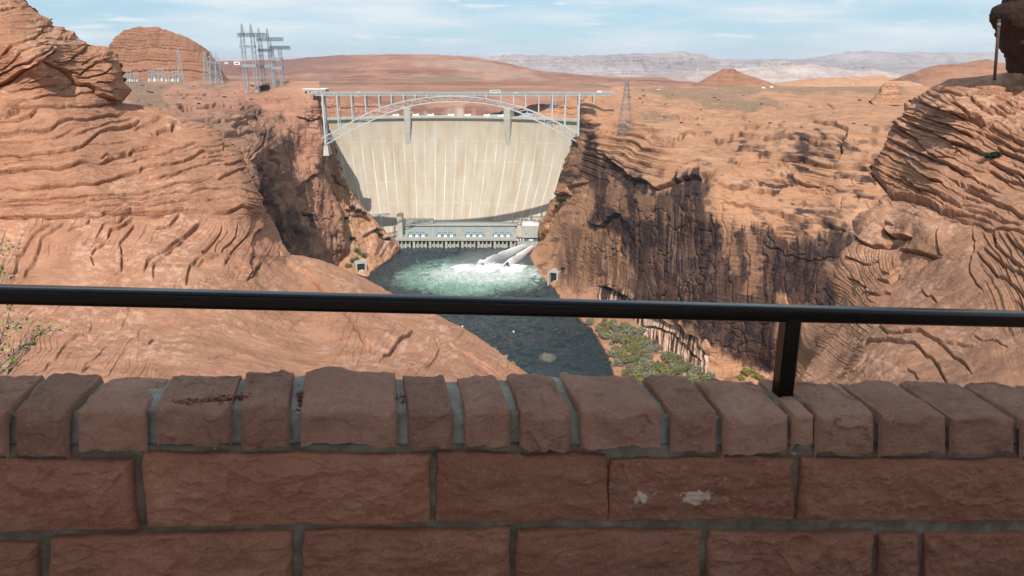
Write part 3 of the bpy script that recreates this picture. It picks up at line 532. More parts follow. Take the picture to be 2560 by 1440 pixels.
def xl_cr(y):
    f = mono(SIL_CR, 'L'); g = mono(FOOT_R, 'L')
    return np.where(y < 642, f(y), g(y))
relief('canyon_wall', 216, 985, 640, 640, xl_cr, lambda y: y*0+2350, CT_CR, M['cliff'], SIL_CR, 10, .02, 'L', .25, disp_cr, {'stain': stain_shade_r2, 'pale': pale_r, 'veg': veg_r, 'bed': lambda px, py, P: (P[..., 2]+3*fbm(P[..., 0]/90, P[..., 1]/90, px*0, 3, 263))/3.2, 'bedw': lambda px, py, P: .75*sstep(500, 400, py)}, jag=2.5)['kind'] = 'structure'

SIL_CL = [(800, 233), (806, 240), (803, 262), (806, 300), (811, 343), (815, 380), (812, 410), (809, 433), (820, 455), (832, 475), (848, 507), (858, 550), (866, 600), (875, 640), (866, 668), (850, 700), (850, 780)]
CT_CL = [(800, 236, 945), (806, 300, 940), (812, 352, 932), (812, 410, 930), (835, 480, 935), (858, 550, 945), (875, 640, 958), (862, 668, WZ), (850, 720, 900), (850, 780, 820), (760, 240, 950), (700, 240, 960), (620, 236, 985), (560, 215, 1150), (450, 206, 1260), (330, 203, 1320), (250, 203, 1320),
         (330, 250, 860), (420, 262, 805), (500, 300, 690), (640, 290, 880), (700, 270, 930), (560, 380, 560), (640, 380, 600), (480, 330, 620), (330, 300, 640), (250, 300, 640), (620, 420, 540), (655, 480, 560), (690, 300, 900), (680, 400, 720), (720, 400, 870), (770, 320, 930), (770, 420, 905), (700, 500, 720), (760, 520, 860),
         (700, 620, 700), (760, 640, 800), (820, 600, 905), (740, 700, 690), (800, 720, 790), (640, 600, 560), (640, 780, 480), (500, 500, 520), (300, 500, 520), (250, 780, 420)]
LEDGE_CL = [([(620, 400), (640, 380), (670, 360), (665, 320), (645, 300), (650, 262)], 8, 14, 12, -1), ([(330, 290), (420, 300), (500, 296), (580, 300), (640, 292)], 5, 10, 8), ([(400, 262), (480, 268), (560, 262), (640, 270)], 5, 9, 7), ([(480, 330), (540, 335), (600, 330), (655, 320)], 5, 9, 7), ([(740, 470), (765, 452), (790, 440), (806, 430)], 9, 12, 12),
            ([(560, 360), (600, 372), (640, 372)], 4, 9, 7), ([(760, 525), (778, 540), (792, 570)], 9, 8, 10), ([(735, 290), (760, 300), (800, 290)], 4, 9, 7), ([(640, 520), (690, 480), (700, 420), (672, 360)], 9, 14, 14, -1), ([(730, 565), (745, 580), (750, 590)], 7, 6, 6), ([(600, 245), (680, 250), (740, 248)], 3, 8, 6), ([(420, 232), (500, 240), (560, 236)], 3, 8, 6)]
def stain_shade_l(px, py, P):  # rock's own dark patches, plus the gully's dark shading put into the colour
    bl = fbm(px/26, py/34, px*0+5, 4, 307); st = fbm(px/6, py/60, px*0+5, 3, 309)
    s = softmask(px, py, [(620, 400), (660, 390), (690, 440), (705, 520), (720, 600), (735, 650), (700, 620), (660, 520), (630, 470)], 5, 14, 18, 311)*np.clip(.75+.8*bl+.3*st, .2, 1)
    for p, a in (([(705, 500), (740, 490), (760, 560), (800, 600), (790, 660), (730, 660), (712, 600)], .75), ([(690, 280), (725, 280), (720, 310), (690, 300)], .8), ([(776, 405), (804, 400), (806, 430), (785, 432)], .9), ([(760, 522), (790, 545), (792, 575), (768, 545)], .95),
                 ([(780, 236), (810, 236), (808, 300), (790, 270)], .5), ([(590, 250), (650, 258), (655, 300), (600, 310)], .45), ([(640, 400), (720, 330), (700, 470), (660, 480)], .5)):
        s = np.maximum(s, a*softmask(px, py, p, 5, 14, 16, 313)*np.clip(.7+.8*bl+.3*st, 0, 1))
    return np.maximum(s, np.clip(1.1*bl-.35, 0, .55)*sstep(260, 320, py))
def disp_cl(px, py, P, m):
    o = ledge_field(px, py, LEDGE_CL, 6, 20, 351); x, y, z = P[..., 0], P[..., 1], P[..., 2]
    fl = sstep(420, 360, py)*sstep(720, 640, px); zz = z+2.5*fbm(x/80, y/80, z*0, 3, 353)
    o2 = fl*(2.3*shingle(-zz/5.5, 45, .22)+1.0*shingle(-zz/2.4, 47, .34)); c = x*.4+y*.9
    ro = 1-fl; o2 += ro*(3.2*fbm(c/30, z/48, x*0, 4, 355)+1.3*fbm(c/8, z/16, x/9, 3, 357)+2.6*(.35-np.abs(fbm(c/15, z/24, x/15, 4, 358)))); cr = np.abs(fbm(x/26, y/26, z/34, 4, 359)); o2 -= ro*2.4*np.exp(-(cr/.05)**2)*sstep(245, 300, py)
    return o*m+o2*sstep(205, 250, py)
relief('canyon_wall', 203, 780, 480, 460, lambda y: y*0+260, mono(SIL_CL, 'R'), CT_CL, M['cliff_far'], SIL_CL, 12, .03, 'R', .15, disp_cl,
       {'bed': lambda px, py, P: (P[..., 2]+2.5*fbm(P[..., 0]/80, P[..., 1]/80, px*0, 3, 353))/3.0, 'bedw': lambda px, py, P: .7*sstep(440, 380, py)*sstep(720, 660, px), 'stain': stain_shade_l, 'veg': lambda px, py, P: .85*np.maximum(softmask(px, py, [(300, 205), (600, 212), (560, 222), (440, 214), (400, 236), (420, 262), (340, 270)], 6, 8, 30, 361), .55*softmask(px, py, [(420, 290), (560, 300), (640, 330), (560, 350), (470, 330)], 12, 12, 30, 363))}, jag=2.5)['kind'] = 'structure'

SIL_SL = [(818, 300), (826, 340), (838, 365), (845, 400), (860, 440), (880, 478), (905, 512), (936, 550), (962, 578), (990, 596), (1004, 618), (1000, 630), (984, 646), (952, 668), (928, 686)]
CT_SL = [(820, 310, 965), (838, 365, 985), (860, 440, 1004), (900, 510, 1030), (940, 556, 1050), (985, 596, 1062), (1003, 622, WZ), (984, 646, WZ), (952, 668, WZ), (928, 686, WZ), (780, 330, 945), (810, 450, 968), (850, 530, 985), (870, 600, 975), (880, 650, 950), (890, 690, 925), (800, 700, 900), (760, 500, 950), (920, 600, 1005), (940, 640, 985)]
def disp_sl(px, py, P, m):
    x, y, z = P[..., 0], P[..., 1], P[..., 2]
    o = ledge_field(px, py, [([(828, 430), (845, 455), (862, 470), (884, 498)], 7, 10, 8), ([(860, 520), (890, 540), (920, 545), (935, 560)], 6, 9, 8), ([(900, 590), (940, 572), (985, 600)], 5, 9, 8)], 5, 18, 371)
    return o*m+2.6*fbm(x/22, y/22, z/22, 4, 373)+.9*fbm(x/5, y/5, z/5, 3, 375)
relief('canyon_slope', 300, 692, 260, 170, lambda y: np.interp(y, [300, 692], [770, 840]), mono(SIL_SL, 'R'), CT_SL, M['cliff'], SIL_SL, 8, .02, 'R', .15, disp_sl,
       {'stain': lambda px, py, P: np.maximum(.75*softmask(px, py, [(940, 600), (985, 592), (1006, 625), (975, 650), (930, 650)], 8, 10, 14, 381)*sstep(-.5, .3, fbm((px+.6*py)/7, (py-.6*px)/60, px*0, 3, 383)+.2), .5*softmask(px, py, [(815, 300), (850, 400), (870, 470), (830, 440)], 8, 8, 20, 385)),
        'pale': lambda px, py, P: .5*sstep(.1, .5, fbm(px/22, py/22, px*0, 4, 387)), 'veg': lambda px, py, P: .5*softmask(px, py, [(855, 560), (890, 600), (910, 640), (880, 660), (860, 620)], 8, 8, 16, 389)}, jag=1.5)['kind'] = 'structure'

# ------------------------------------------------------------------ high desert beyond the dam, hills and mesas
def terrain_patch(name, pxs, pys, zf, mat, attrs=None, smooth=True):
    """ground seen over the canyon rim: a fan of points on a level plain lifted by zf(x, y)"""
    px, py = np.meshgrid(pxs, pys); P = PZ(px, py, -60.0)
    P[..., 2] = zf(P[..., 0], P[..., 1], px, py); q = gridquads(*px.shape)
    return mesh_np(name, P.reshape(-1, 3), q[:, ::-1], mat, attrs={k: f(px, py, P) for k, f in (attrs or {}).items()} | {k: np.zeros(px.shape) for k in ('stain', 'pale', 'veg', 'bed', 'bedw') if k not in (attrs or {})}, smooth=smooth)
t = NT('desert ground'); v = t.obj((.004, .004, .004)); vb = t.obj((.0016, .006, .02))
c = t.ramp(t.noise(v, 1.2, 8, .65), (.30, (.23, .112, .080)), (.5, (.33, .165, .115)), (.72, (.43, .235, .165)))
c = t.mix(t.ramp(t.noise(vb, 1.1, 6, .65), (.5, 0), (.62, .8)), c, (.17, .075, .06)); c = t.mix(t.math('MULTIPLY', t.ramp(t.noise(vb, 2.2, 6, .6), (.56, 0), (.66, 1)), .7), c, (.50, .30, .20))
c = t.mix(t.attr('pale'), c, (.55, .45, .38)); c = t.mix(t.attr('veg'), c, (.20, .16, .11)); c = t.mix(t.attr('stain'), c, (.20, .10, .085))
M['desert'] = t.done(c, .95, t.bump(t.noise(v, 4, 8, .7), 14, .8), spec=.1)
def zdesert(x, y, px, py):
    far = sstep(1300, 2400, y)
    z = -62+far*10*fbm(x/500, y/700, x*0, 4, 401)-4*np.abs(fbm(x/120, y/160, x*0, 4, 403))
    low = sstep(262, 295, py)*22                                    # ground falls to the lake behind the dam
    b = -sstep(1750, 1300, y)*np.clip(sstep(-520, -300, x)*sstep(330, 130, x), 0, 1)
    z += b*26*(.75+.5*fbm(x/60, y/60, x*0, 4, 405))
    z = z-25*sstep(150, 500, x)*sstep(1500, 2200, y)-340*sstep(2500, 6500, y)*sstep(-900, 0, x)
    return z + far*6*strata((y+160*fbm(x/400, y/400, x*0, 3, 407))/260, 51)*.5
pys = 720-FPX*np.tan(PITCH-np.arctan(60/np.geomspace(1270, 90000, 420)))
terrain_patch('desert_ground', np.linspace(-700, 3260, 520), pys, zdesert, M['desert'],
              {'pale': lambda px, py, P: .8*softmask(px, py, [(1035, 250), (1120, 245), (1250, 250), (1300, 285), (1020, 290)], 6, 8, 18, 411), 'veg': lambda px, py, P: .7*sstep(.15, .5, fbm(P[..., 0]/240, P[..., 1]/420, px*0, 4, 413))*sstep(1500, 2600, P[..., 1])})['kind'] = 'structure'

def hill(name, outline, Y, depth, mat, ybase, nx=200, ny=70, amp=.10, seed=1, st=0, masks=None, front=1.0, jag=1.0):
    """a hill at distance Y whose skyline follows the outline; slopes fall to the plain in front and behind"""
    a = np.asarray(outline, float); px = np.linspace(a[0, 0], a[-1, 0], nx); py = np.interp(px, a[:, 0], a[:, 1])+jag*fbm(px/14, px*0, px*0+seed, 4, seed)
    top = PY(px, py, Y); zb = PY(px, px*0+ybase, Y)[:, 2]
    H = np.maximum(top[:, 2]-zb, 0)
    s = np.linspace(-1, 1, ny)                                   # across the hill, front to back
    prof = np.where(s < 0, 1-np.abs(s)**1.5, 1-s**2)
    P = np.zeros((ny, nx, 3)); r = seed*3.7
    for j in range(ny):
        yy = Y+s[j]*depth*(front if s[j] < 0 else 1)
        P[j, :, 1] = yy; P[j, :, 0] = top[:, 0]*(1+(yy-Y)/Y*.6)
        n = fbm(P[j, :, 0]/(depth*.35)+r, P[j, :, 1]/(depth*.35), px*0, 5, seed+5)
        n2 = np.abs(fbm(P[j, :, 0]/(depth*.16)+r, P[j, :, 1]/(depth*.5), px*0, 4, seed+7))
        P[j, :, 2] = zb-4+(H+4)*prof[j]+(H*amp)*(n-n2)*(1-np.exp(-(s[j]/.18)**2))*(1-abs(s[j])**3)
    if st: P[..., 2] += 0
    if st:
        b = (P[..., 2]+.012*P[..., 0]+H.max()*.04*fbm(P[..., 0]/(depth*.4), P[..., 1]/(depth*.4), P[..., 0]*0, 3, seed+9))/st
        P[..., 1] += st*.55*strata(b, seed+3, .25)*np.clip((1-np.abs(s))[:, None]*5, 0, 1)*(s < 0)[:, None]
    q = gridquads(ny, nx); PX, PYY = np.meshgrid(px, s)
    at = {k: f(PX, PYY, P) for k, f in (masks or {}).items()}
    for k in ('stain', 'pale', 'veg', 'bed', 'bedw'): at.setdefault(k, np.zeros((ny, nx)))
    if st: at['bed'] = P[..., 2]/(st*.6); at['bedw'] = np.full((ny, nx), .7)
    o = mesh_np(name, P.reshape(-1, 3), q[:, ::-1], mat, attrs=at); o['kind'] = 'structure'; return o
hill('butte', [(262, 196), (272, 120), (276, 112), (290, 95), (312, 76), (345, 68), (380, 67), (412, 72), (440, 84), (470, 95), (500, 112), (520, 128), (535, 150), (548, 178), (565, 205), (580, 216)], 1700, 150, M['butte'], 214, 300, 160, .05, 3, 6, jag=2.0)
hill('desert_hill', [(520, 158), (560, 153), (640, 150), (720, 149), (760, 144), (850, 138), (980, 135), (1080, 136), (1180, 142), (1260, 156), (1340, 174), (1440, 186), (1540, 194), (1650, 205), (1700, 214)], 4200, 1300, M['desert'], 206, 300, 90, .10, 13, 0, {'stain': lambda X, S, P: .75*sstep(980, 740, X)*sstep(-.85, -.4, S), 'pale': lambda X, S, P: .22*softmask(X, 100*S, [(1040, -40), (1150, -20), (1300, -30), (1400, -50), (1250, -70), (1100, -60)], 14, 20, 60, 419)}, jag=.7)  # cloud shade put into the left slope's colour, a sunlit streak into the right
hill('desert_hill', [(1280, 212), (1400, 196), (1500, 194), (1620, 198), (1740, 206), (1800, 215)], 2700, 500, M['desert'], 216, 160, 50, .12, 17, jag=1)
hill('butte', [(1718, 219), (1750, 204), (1782, 187), (1799, 177), (1811, 171), (1833, 171), (1846, 180), (1878, 190), (1908, 200), (1940, 213), (1955, 219)], 2300, 110, M['butte'], 217, 140, 70, .06, 23, 7, jag=1)
hill('desert_hill', [(2262, 200), (2280, 186), (2320, 168), (2345, 162), (2400, 160), (2440, 152), (2470, 148), (2500, 158), (2560, 156), (2700, 168)], 2200, 260, M['butte'], 204, 160, 60, .06, 29, 0, jag=1)
hill('rock_knoll', [(2176, 253), (2196, 232), (2204, 214), (2212, 207), (2226, 205), (2240, 207), (2246, 216), (2252, 232), (2290, 243), (2312, 253)], 1015, 22, M['cliff'], 252, 90, 50, .05, 31, 3, jag=1)
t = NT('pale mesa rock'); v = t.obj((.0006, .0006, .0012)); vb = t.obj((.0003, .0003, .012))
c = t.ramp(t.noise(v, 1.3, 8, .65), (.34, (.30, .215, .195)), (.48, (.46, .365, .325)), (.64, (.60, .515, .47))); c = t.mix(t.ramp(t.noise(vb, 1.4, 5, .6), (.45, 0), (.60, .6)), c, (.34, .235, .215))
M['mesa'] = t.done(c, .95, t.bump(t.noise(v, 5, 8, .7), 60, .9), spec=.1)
hill('canyon_rim', [(1330, 288), (1372, 271), (1400, 262), (1436, 250), (1480, 243), (1560, 238), (1640, 250)], 1262, 34, M['cliff'], 300, 120, 60, .10, 53, 4, jag=1.5)
hill('canyon_rim', [(740, 250), (800, 243), (836, 248), (876, 254), (905, 259), (950, 260), (985, 272), (1004, 290)], 1275, 40, M['cliff_far'], 300, 120, 60, .12, 59, 4, jag=1.5)
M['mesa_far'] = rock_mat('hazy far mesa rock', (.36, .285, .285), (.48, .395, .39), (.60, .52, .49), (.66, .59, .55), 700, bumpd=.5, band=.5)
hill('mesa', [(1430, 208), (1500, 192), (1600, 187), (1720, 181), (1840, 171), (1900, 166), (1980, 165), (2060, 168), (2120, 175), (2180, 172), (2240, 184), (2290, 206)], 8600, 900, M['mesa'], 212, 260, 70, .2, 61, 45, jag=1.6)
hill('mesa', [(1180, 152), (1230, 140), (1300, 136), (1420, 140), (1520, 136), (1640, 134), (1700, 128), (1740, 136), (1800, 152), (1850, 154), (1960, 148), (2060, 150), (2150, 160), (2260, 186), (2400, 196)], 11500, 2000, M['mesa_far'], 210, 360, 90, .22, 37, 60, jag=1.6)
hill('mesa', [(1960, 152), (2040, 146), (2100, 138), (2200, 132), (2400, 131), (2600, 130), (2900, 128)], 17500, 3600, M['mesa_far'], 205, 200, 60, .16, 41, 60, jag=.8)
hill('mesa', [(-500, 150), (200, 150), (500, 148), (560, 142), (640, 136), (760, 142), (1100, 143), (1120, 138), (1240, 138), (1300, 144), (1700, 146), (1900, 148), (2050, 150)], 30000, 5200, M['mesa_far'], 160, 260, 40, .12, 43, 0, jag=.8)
hill('red_bench', [(1900, 214), (1960, 206), (2040, 196), (2140, 192), (2200, 190), (2245, 196), (2280, 206)], 3400, 260, M['cliff'], 212, 120, 50, .10, 47, 0, jag=1.2)
# ------------------------------------------------------------------ river
t = NT('river water'); v = t.obj((1, 1, 1)); 
geo = t.n('ShaderNodeSeparateXYZ', {0: v}); X, Yc = geo.outputs[0], geo.outputs[1]
JX, JY = V3(PZ(1190, 690, WZ))[:2]; JX2 = V3(PZ(1290, 690, WZ))[0]
def gauss(cx, cy, sx, sy):
    a = t.math('DIVIDE', t.math('SUBTRACT', X, cx), sx); b = t.math('DIVIDE', t.math('SUBTRACT', Yc, cy), sy)
    return t.math('ADD', t.math('MULTIPLY', a, a), t.math('MULTIPLY', b, b))
warp = t.noise(t.obj((.03, .016, 1)), 1.0, 6, .62); fine = t.noise(t.obj((.10, .045, 1)), 1.0, 8, .72)
d1 = t.math('ADD', gauss(JX-6, JY+2, 76, 70), t.math('MULTIPLY', t.math('SUBTRACT', warp, .5), 3.0))
green = t.ramp(t.math('ADD', t.math('MULTIPLY', d1, .5), t.math('MULTIPLY', t.math('SUBTRACT', fine, .5), .5)), (.25, 1), (.95, 0))
d2 = t.math('ADD', gauss(JX+10, JY+14, 68, 46), t.math('MULTIPLY', t.math('SUBTRACT', warp, .5), 2.6))
white = t.ramp(t.math('ADD', t.math('MULTIPLY', d2, .5), t.math('MULTIPLY', t.math('SUBTRACT', fine, .5), 1.2)), (.22, 1), (.86, 0))
d3 = t.math('ADD', gauss(JX-20, JY, 120, 130), t.math('MULTIPLY', t.math('SUBTRACT', warp, .5), 1.5))
fleck = t.math('MULTIPLY', t.ramp(t.noise(t.obj((.22, .07, 1)), 1.0, 6, .7), (.65, 0), (.71, 1)), t.ramp(d3, (.6, 1), (1.0, 0)))
deep = t.ramp(t.noise(t.obj((.012, .006, 1)), 1.0, 5, .6), (.35, (.014, .030, .040)), (.65, (.028, .056, .070)))
c = t.mix(green, deep, (.30, .52, .42)); c = t.mix(t.math('MAXIMUM', t.math('MULTIPLY', white, .95), fleck), c, (.80, .86, .84))
SX_, SY_ = V3(PZ(1368, 893, WZ))[:2]
sand = t.ramp(t.math('ADD', gauss(SX_, SY_, 9.0, 12), t.math('MULTIPLY', t.math('SUBTRACT', fine, .5), .8)), (.25, .75), (1.2, 0))
c = t.mix(sand, c, (.30, .25, .16))
rg = t.math('ADD', .07, t.math('MULTIPLY', t.math('MAXIMUM', white, sand), .7))
wv = t.obj((.16, .075, 1)); h = t.noise(wv, 1.0, 8, .72, .8); h2 = t.noise(t.obj((.035, .012, 1)), 1.0, 4, .6)
nb = t.bump(h, 5.5, 1.0, t.bump(h2, 9.0, .8))
M['water'] = t.done(c, rg, nb, spec=.5)
x0, x1, y0, y1 = -420, 520, 30, 1180
wx, wy = np.meshgrid(np.linspace(x0, x1, 560), np.linspace(y0, y1, 900))
wzv = WZ+0.75*fbm(wx/6, wy/7, wx*0, 3, 501)+.7*fbm(wx/24, wy/38, wx*0, 2, 503)
o = mesh_np('river_water', np.stack([wx, wy, wzv], -1).reshape(-1, 3), gridquads(900, 560)[:, ::-1], M['water']); o['kind'] = 'structure'

# ------------------------------------------------------------------ dam
def concrete(name, c1, c2, scale, streak=0.0, rough=.85):
    t = NT(name); v = t.obj((scale,)*3); vs = t.obj((scale*3, scale*3, scale*.25))
    c = t.ramp(t.noise(v, 1.0, 7, .62), (.3, c1), (.7, c2)); c = t.mix(t.math('MULTIPLY', t.ramp(t.noise(vs, 1.0, 6, .6), (.45, 0), (.7, 1)), streak), c, tuple(a*.6 for a in c1))
    return t.done(c, rough, t.bump(t.noise(v, 4, 6, .7), .12/scale*.1, .5), spec=.2)
M['conc'] = concrete('pale concrete', (.36, .345, .30), (.46, .44, .39), .12, .3)
M['conc_g'] = concrete('grey concrete', (.31, .32, .30), (.40, .41, .38), .15, .3)
M['conc_d'] = concrete('dark concrete', (.10, .10, .09), (.16, .155, .14), .2, .3)
M['steel_w'] = concrete('pale painted steel', (.40, .425, .435), (.50, .52, .525), .3, .1, .5)
M['steel_b'] = concrete('blue grey painted steel', (.22, .32, .37), (.34, .43, .46), .6, .1, .5)
M['galv'] = concrete('galvanised steel', (.24, .28, .31), (.38, .42, .45), .3, .1, .5)
M['galv_l'] = concrete('bright galvanised steel', (.48, .50, .50), (.60, .62, .62), .3, .1, .5)
M['galv_d'] = concrete('weathered galvanised steel', (.11, .15, .17), (.17, .21, .24), .3, .1, .5)
M['white'] = concrete('white paint', (.70, .71, .70), (.78, .79, .78), .5, .15, .5)
M['asphalt'] = concrete('asphalt', (.045, .045, .047), (.07, .07, .07), .4, 0, .9)
M['glass_shade'] = concrete('dark glazing and tunnel shade', (.02, .025, .03), (.03, .035, .04), .5, 0, .2)
t = NT('dam face concrete'); uv = t.n('ShaderNodeTexCoord').outputs['UV']; s = t.n('ShaderNodeSeparateXYZ', {0: uv}); U, Vv = s.outputs[0], s.outputs[1]
def uvn(su, sv, sc, det=5, rough=.6, off=0): return t.noise(t.n('ShaderNodeMapping', {'Vector': uv, 'Scale': (su, sv, 1), 'Location': (off, off*.7, 0)}).outputs[0], sc, det, rough)
base = t.ramp(uvn(.06, .012, 1, 7, .6), (.3, (.345, .28, .205)), (.5, (.405, .335, .255)), (.72, (.455, .39, .31)))
cell = t.math('FLOOR', t.math('DIVIDE', U, 16.5)); lift = t.math('FLOOR', t.math('DIVIDE', Vv, 9.0))
blk = t.n('ShaderNodeTexWhiteNoise', {'Vector': t.n('ShaderNodeCombineXYZ', {0: cell, 1: lift}).outputs[0]}, noise_dimensions='2D').outputs[0]
base = t.mix(t.math('MULTIPLY', t.ramp(blk, (.2, 0), (1, 1)), .30), base, (.37, .295, .20))
br = t.math('MULTIPLY', t.ramp(uvn(.30, .010, 1, 6, .65, 7), (.54, 0), (.68, 1)), .55); base = t.mix(br, base, (.29, .22, .145))
low = t.math('MULTIPLY', t.ramp(uvn(.045, .02, 1, 5, .6, 3), (.42, 0), (.65, 1)), .6); base = t.mix(low, base, (.44, .41, .36))
fr = t.math('ABSOLUTE', t.math('SUBTRACT', t.math('FRACT', t.math('DIVIDE', U, 16.5)), .5)); fr = t.math('ADD', fr, t.math('MULTIPLY', t.math('SUBTRACT', uvn(.02, .05, 1, 4, .6, 11), .5), .10))
jw = t.ramp(fr, (.44, 0), (.475, 1)); jl = t.ramp(uvn(.061, .009, 1, 3, .5, 19), (.40, .12), (.58, 1))
topf = t.ramp(Vv, (0, 1), (1, 1)); 
ms = t.n('ShaderNodeMapRange', {'Value': Vv, 'From Min': -118.0, 'From Max': -142.0}).outputs[0]
base = t.mix(t.math('MULTIPLY', t.math('MULTIPLY', jw, jl), t.math('ADD', .2, t.math('MULTIPLY', ms, .8))), base, (.62, .57, .48))
hl = t.math('ABSOLUTE', t.math('SUBTRACT', t.math('FRACT', t.math('DIVIDE', t.math('ADD', Vv, t.math('MULTIPLY', uvn(.05, .05, 1, 3, .5, 23), 2.0)), 30.0)), .5))
base = t.mix(t.math('MULTIPLY', t.ramp(hl, (.47, 0), (.485, 1)), t.math('MULTIPLY', t.ramp(uvn(.06, .02, 1, 3, .5, 29), (.42, 0), (.6, 1)), .32)), base, (.58, .54, .45))
base = t.mix(t.math('MULTIPLY', t.ramp(uvn(.9, .05, 1, 6, .7, 31), (.56, 0), (.7, 1)), .30), base, (.30, .26, .20))
M['dam'] = t.done(base, .9, t.bump(uvn(.5, .15, 1, 6, .7), .5, .4), spec=.15)

DY, DR = 1205.0, 330.0; DXc = float(PY(1140, 290, DY)[0]); DC = DY-DR; ZT = float(PY(1140, 292, DY)[2]); ZB = WZ-12
def dam_r(z):
    h = np.clip((ZT-z)/(ZT-ZB), 0, 1); return DR-92*h**1.7
DROT = R(-4.5)
dam = empty('arch_dam', (DXc, DY, ZB), DROT, 'huge cream concrete arch dam with streaked face across the canyon', 'dam')
def dpos(a, r, z): return np.stack([np.sin(a)*r, DC-DY+np.cos(a)*r, z+a*0-ZB], -1)
na, nz = 200, 90; A = np.linspace(-.80, .80, na); Z = np.linspace(ZT-2, ZB, nz); AA, ZZ = np.meshgrid(A, Z)
P = dpos(AA, dam_r(ZZ), ZZ); uvv = np.stack([AA*DR, ZZ], -1)
mesh_np('face_wall', P.reshape(-1, 3), gridquads(nz, na), M['dam'], dam, uv=uvv.reshape(-1, 2))
def arc_strip(name, prof, mat, a0=-.80, a1=.80, n=120, par=dam):
    """sweep a closed profile of (radius offset, z) round the dam's axis"""
    a = np.linspace(a0, a1, n); k = len(prof); vs = np.zeros((n, k, 3))
    for i, (dr, z) in enumerate(prof): vs[:, i] = dpos(a, DR+dr, a*0+z)
    q = [(i*k+j, i*k+(j+1) % k, (i+1)*k+(j+1) % k, (i+1)*k+j) for i in range(n-1) for j in range(k)]
    o = mesh_np(name, vs.reshape(-1, 3), q, mat, par, smooth=False); return o
arc_strip('crest_road', [(-4.5, ZT-2.2), (-4.5, ZT+.2), (9, ZT+.2), (9, ZT-16)], M['conc_g'])
arc_strip('parapet', [(-5.0, ZT-1.6), (-5.0, ZT+1.5), (-4.4, ZT+1.5), (-4.4, ZT-1.6)], M['conc'])
arc_strip('upstream_parapet', [(8.6, ZT+.1), (8.6, ZT+1.6), (9.2, ZT+1.6), (9.2, ZT-1)], M['conc'])
for px in (1017, 1275):                                       # elevator towers standing out of the face
    a = float(np.arctan2(PY(px, 290, 1195)[0]-DXc, 1195-DC)); b = MB()
    r0, r1 = DR-9.5, DR+6; w0, w1 = 10.5, 6.0
    for (z0, z1, wa, wb, ra, rb) in ((ZT-56, ZT-2, w1*.8, w0, DR-5.5, r0-1.5), (ZT-2, ZT+13, w0, w0, r0-1.5, r0-1.5)):
        q = []
        for z, w, rr in ((z0, wa, ra), (z1, wb, rb)):
            for (rr_, sg) in ((rr, -1), (rr, 1), (r1, 1), (r1, -1)):
                p = dpos(np.array(a+sg*w/2/DR), rr_, np.array(z)); q.append(p)
        b.add(q, [(0, 3, 2, 1), (4, 5, 6, 7), (0, 1, 5, 4), (1, 2, 6, 5), (2, 3, 7, 6), (3, 0, 4, 7)])
    tw = b.build('elevator_tower', M['conc'], dam)
    b = MB(); p = dpos(np.array(a), DR-3, np.array(ZT+13.6)); b.box(p, (12.5, 12, 1.2)); b.build('roof_slab', M['conc_g'], tw)
arc_strip('gallery_walkway', [(-86, -222), (-86, -220.5), (-76, -220.5), (-76, -222)], M['conc_g'], -.62, -.36, 30)
# low white hoist housings and a gantry crane on the crest
hh = None
for px, lb in ((987, 'low white housing on the dam crest left of the left elevator tower'), (1038, 'low white housing on the dam crest just right of the left elevator tower'), (1076, 'second low white housing right of the left elevator tower on the crest'), (1126, 'low white housing at the middle of the dam crest'),
              (1168, 'low white housing on the crest right of the middle one'), (1217, 'second low white housing left of the right elevator tower'), (1254, 'low white housing on the crest beside the right elevator tower')):
    a = float(np.arctan2(PY(px, 286, 1203)[0]-DXc, 1203-DC)); p = dpos(np.array(a), DR+5.5, np.array(ZT+.2))
    if hh is None:
        hh = empty('hoist_house'); b = MB(); b.box((0, 0, 1.7), (10, 4.5, 3.4)); b.box((3.2, 0, 3.8), (2.4, 3.0, .9)); b.build('housing', M['white'], hh); b = MB(); b.box((0, 0, .12), (10.6, 5, .24)); b.box((-2.5, -2.3, 1.3), (1.2, .12, 2.2)); b.build('door', M['steel_b'], hh); o = hh
    else: o = copy_tree(hh)
    o.location = (DXc+p[0]*math.cos(DROT)-p[1]*math.sin(DROT), DY+p[0]*math.sin(DROT)+p[1]*math.cos(DROT), ZT+.2); o.rotation_euler.z = DROT-a; tag(o, lb, 'hoist house', 'hoist housings on the dam crest')

# ------------------------------------------------------------------ steel arch bridge
BY0, BY1 = 930.0, 942.0; zdk = float(PY(1130, 234, BY0)[2])
bx = lambda px, py=240: float(PY(px, py, BY0)[0])
bx0 = bx(812); br_ = empty('arch_bridge', (bx0, BY0, zdk), 0, 'pale steel deck arch bridge with trussed arch in front of the dam', 'bridge')
def bp(px, py, back=False):
    p = PY(px, py, BY0); return Vector((p[0]-bx0, BY1-BY0 if back else 0.0, p[2]-zdk))
def zc(pts, x): return float(np.interp(x, [p[0] for p in pts], [p[1] for p in pts]))
zz = lambda L_: [(700+x/3.2, 150+y/3.2) for x, y in L_]
TOPC = zz([(330, 628), (480, 545), (690, 430), (850, 367), (1000, 327), (1150, 301), (1300, 289), (1450, 289), (1600, 300), (1750, 327), (1900, 366), (2070, 432), (2200, 492), (2410, 597)])
BOTC = zz([(370, 675), (530, 580), (700, 498), (860, 425), (1050, 365), (1250, 335), (1450, 330), (1650, 347), (1850, 392), (2000, 460), (2150, 532), (2390, 660)])
b = MB(); x1b = bx(1530); b.box(((x1b-bx0)/2-6, 6, -.2), (x1b-bx0+22, 13.5, 1.2)); b.box(((x1b-bx0)/2-6, .2, -1.7), (x1b-bx0+12, .9, 1.9)); b.box(((x1b-bx0)/2-6, 11.8, -1.7), (x1b-bx0+12, .9, 1.9)); b.build('deck', M['conc_g'], br_)
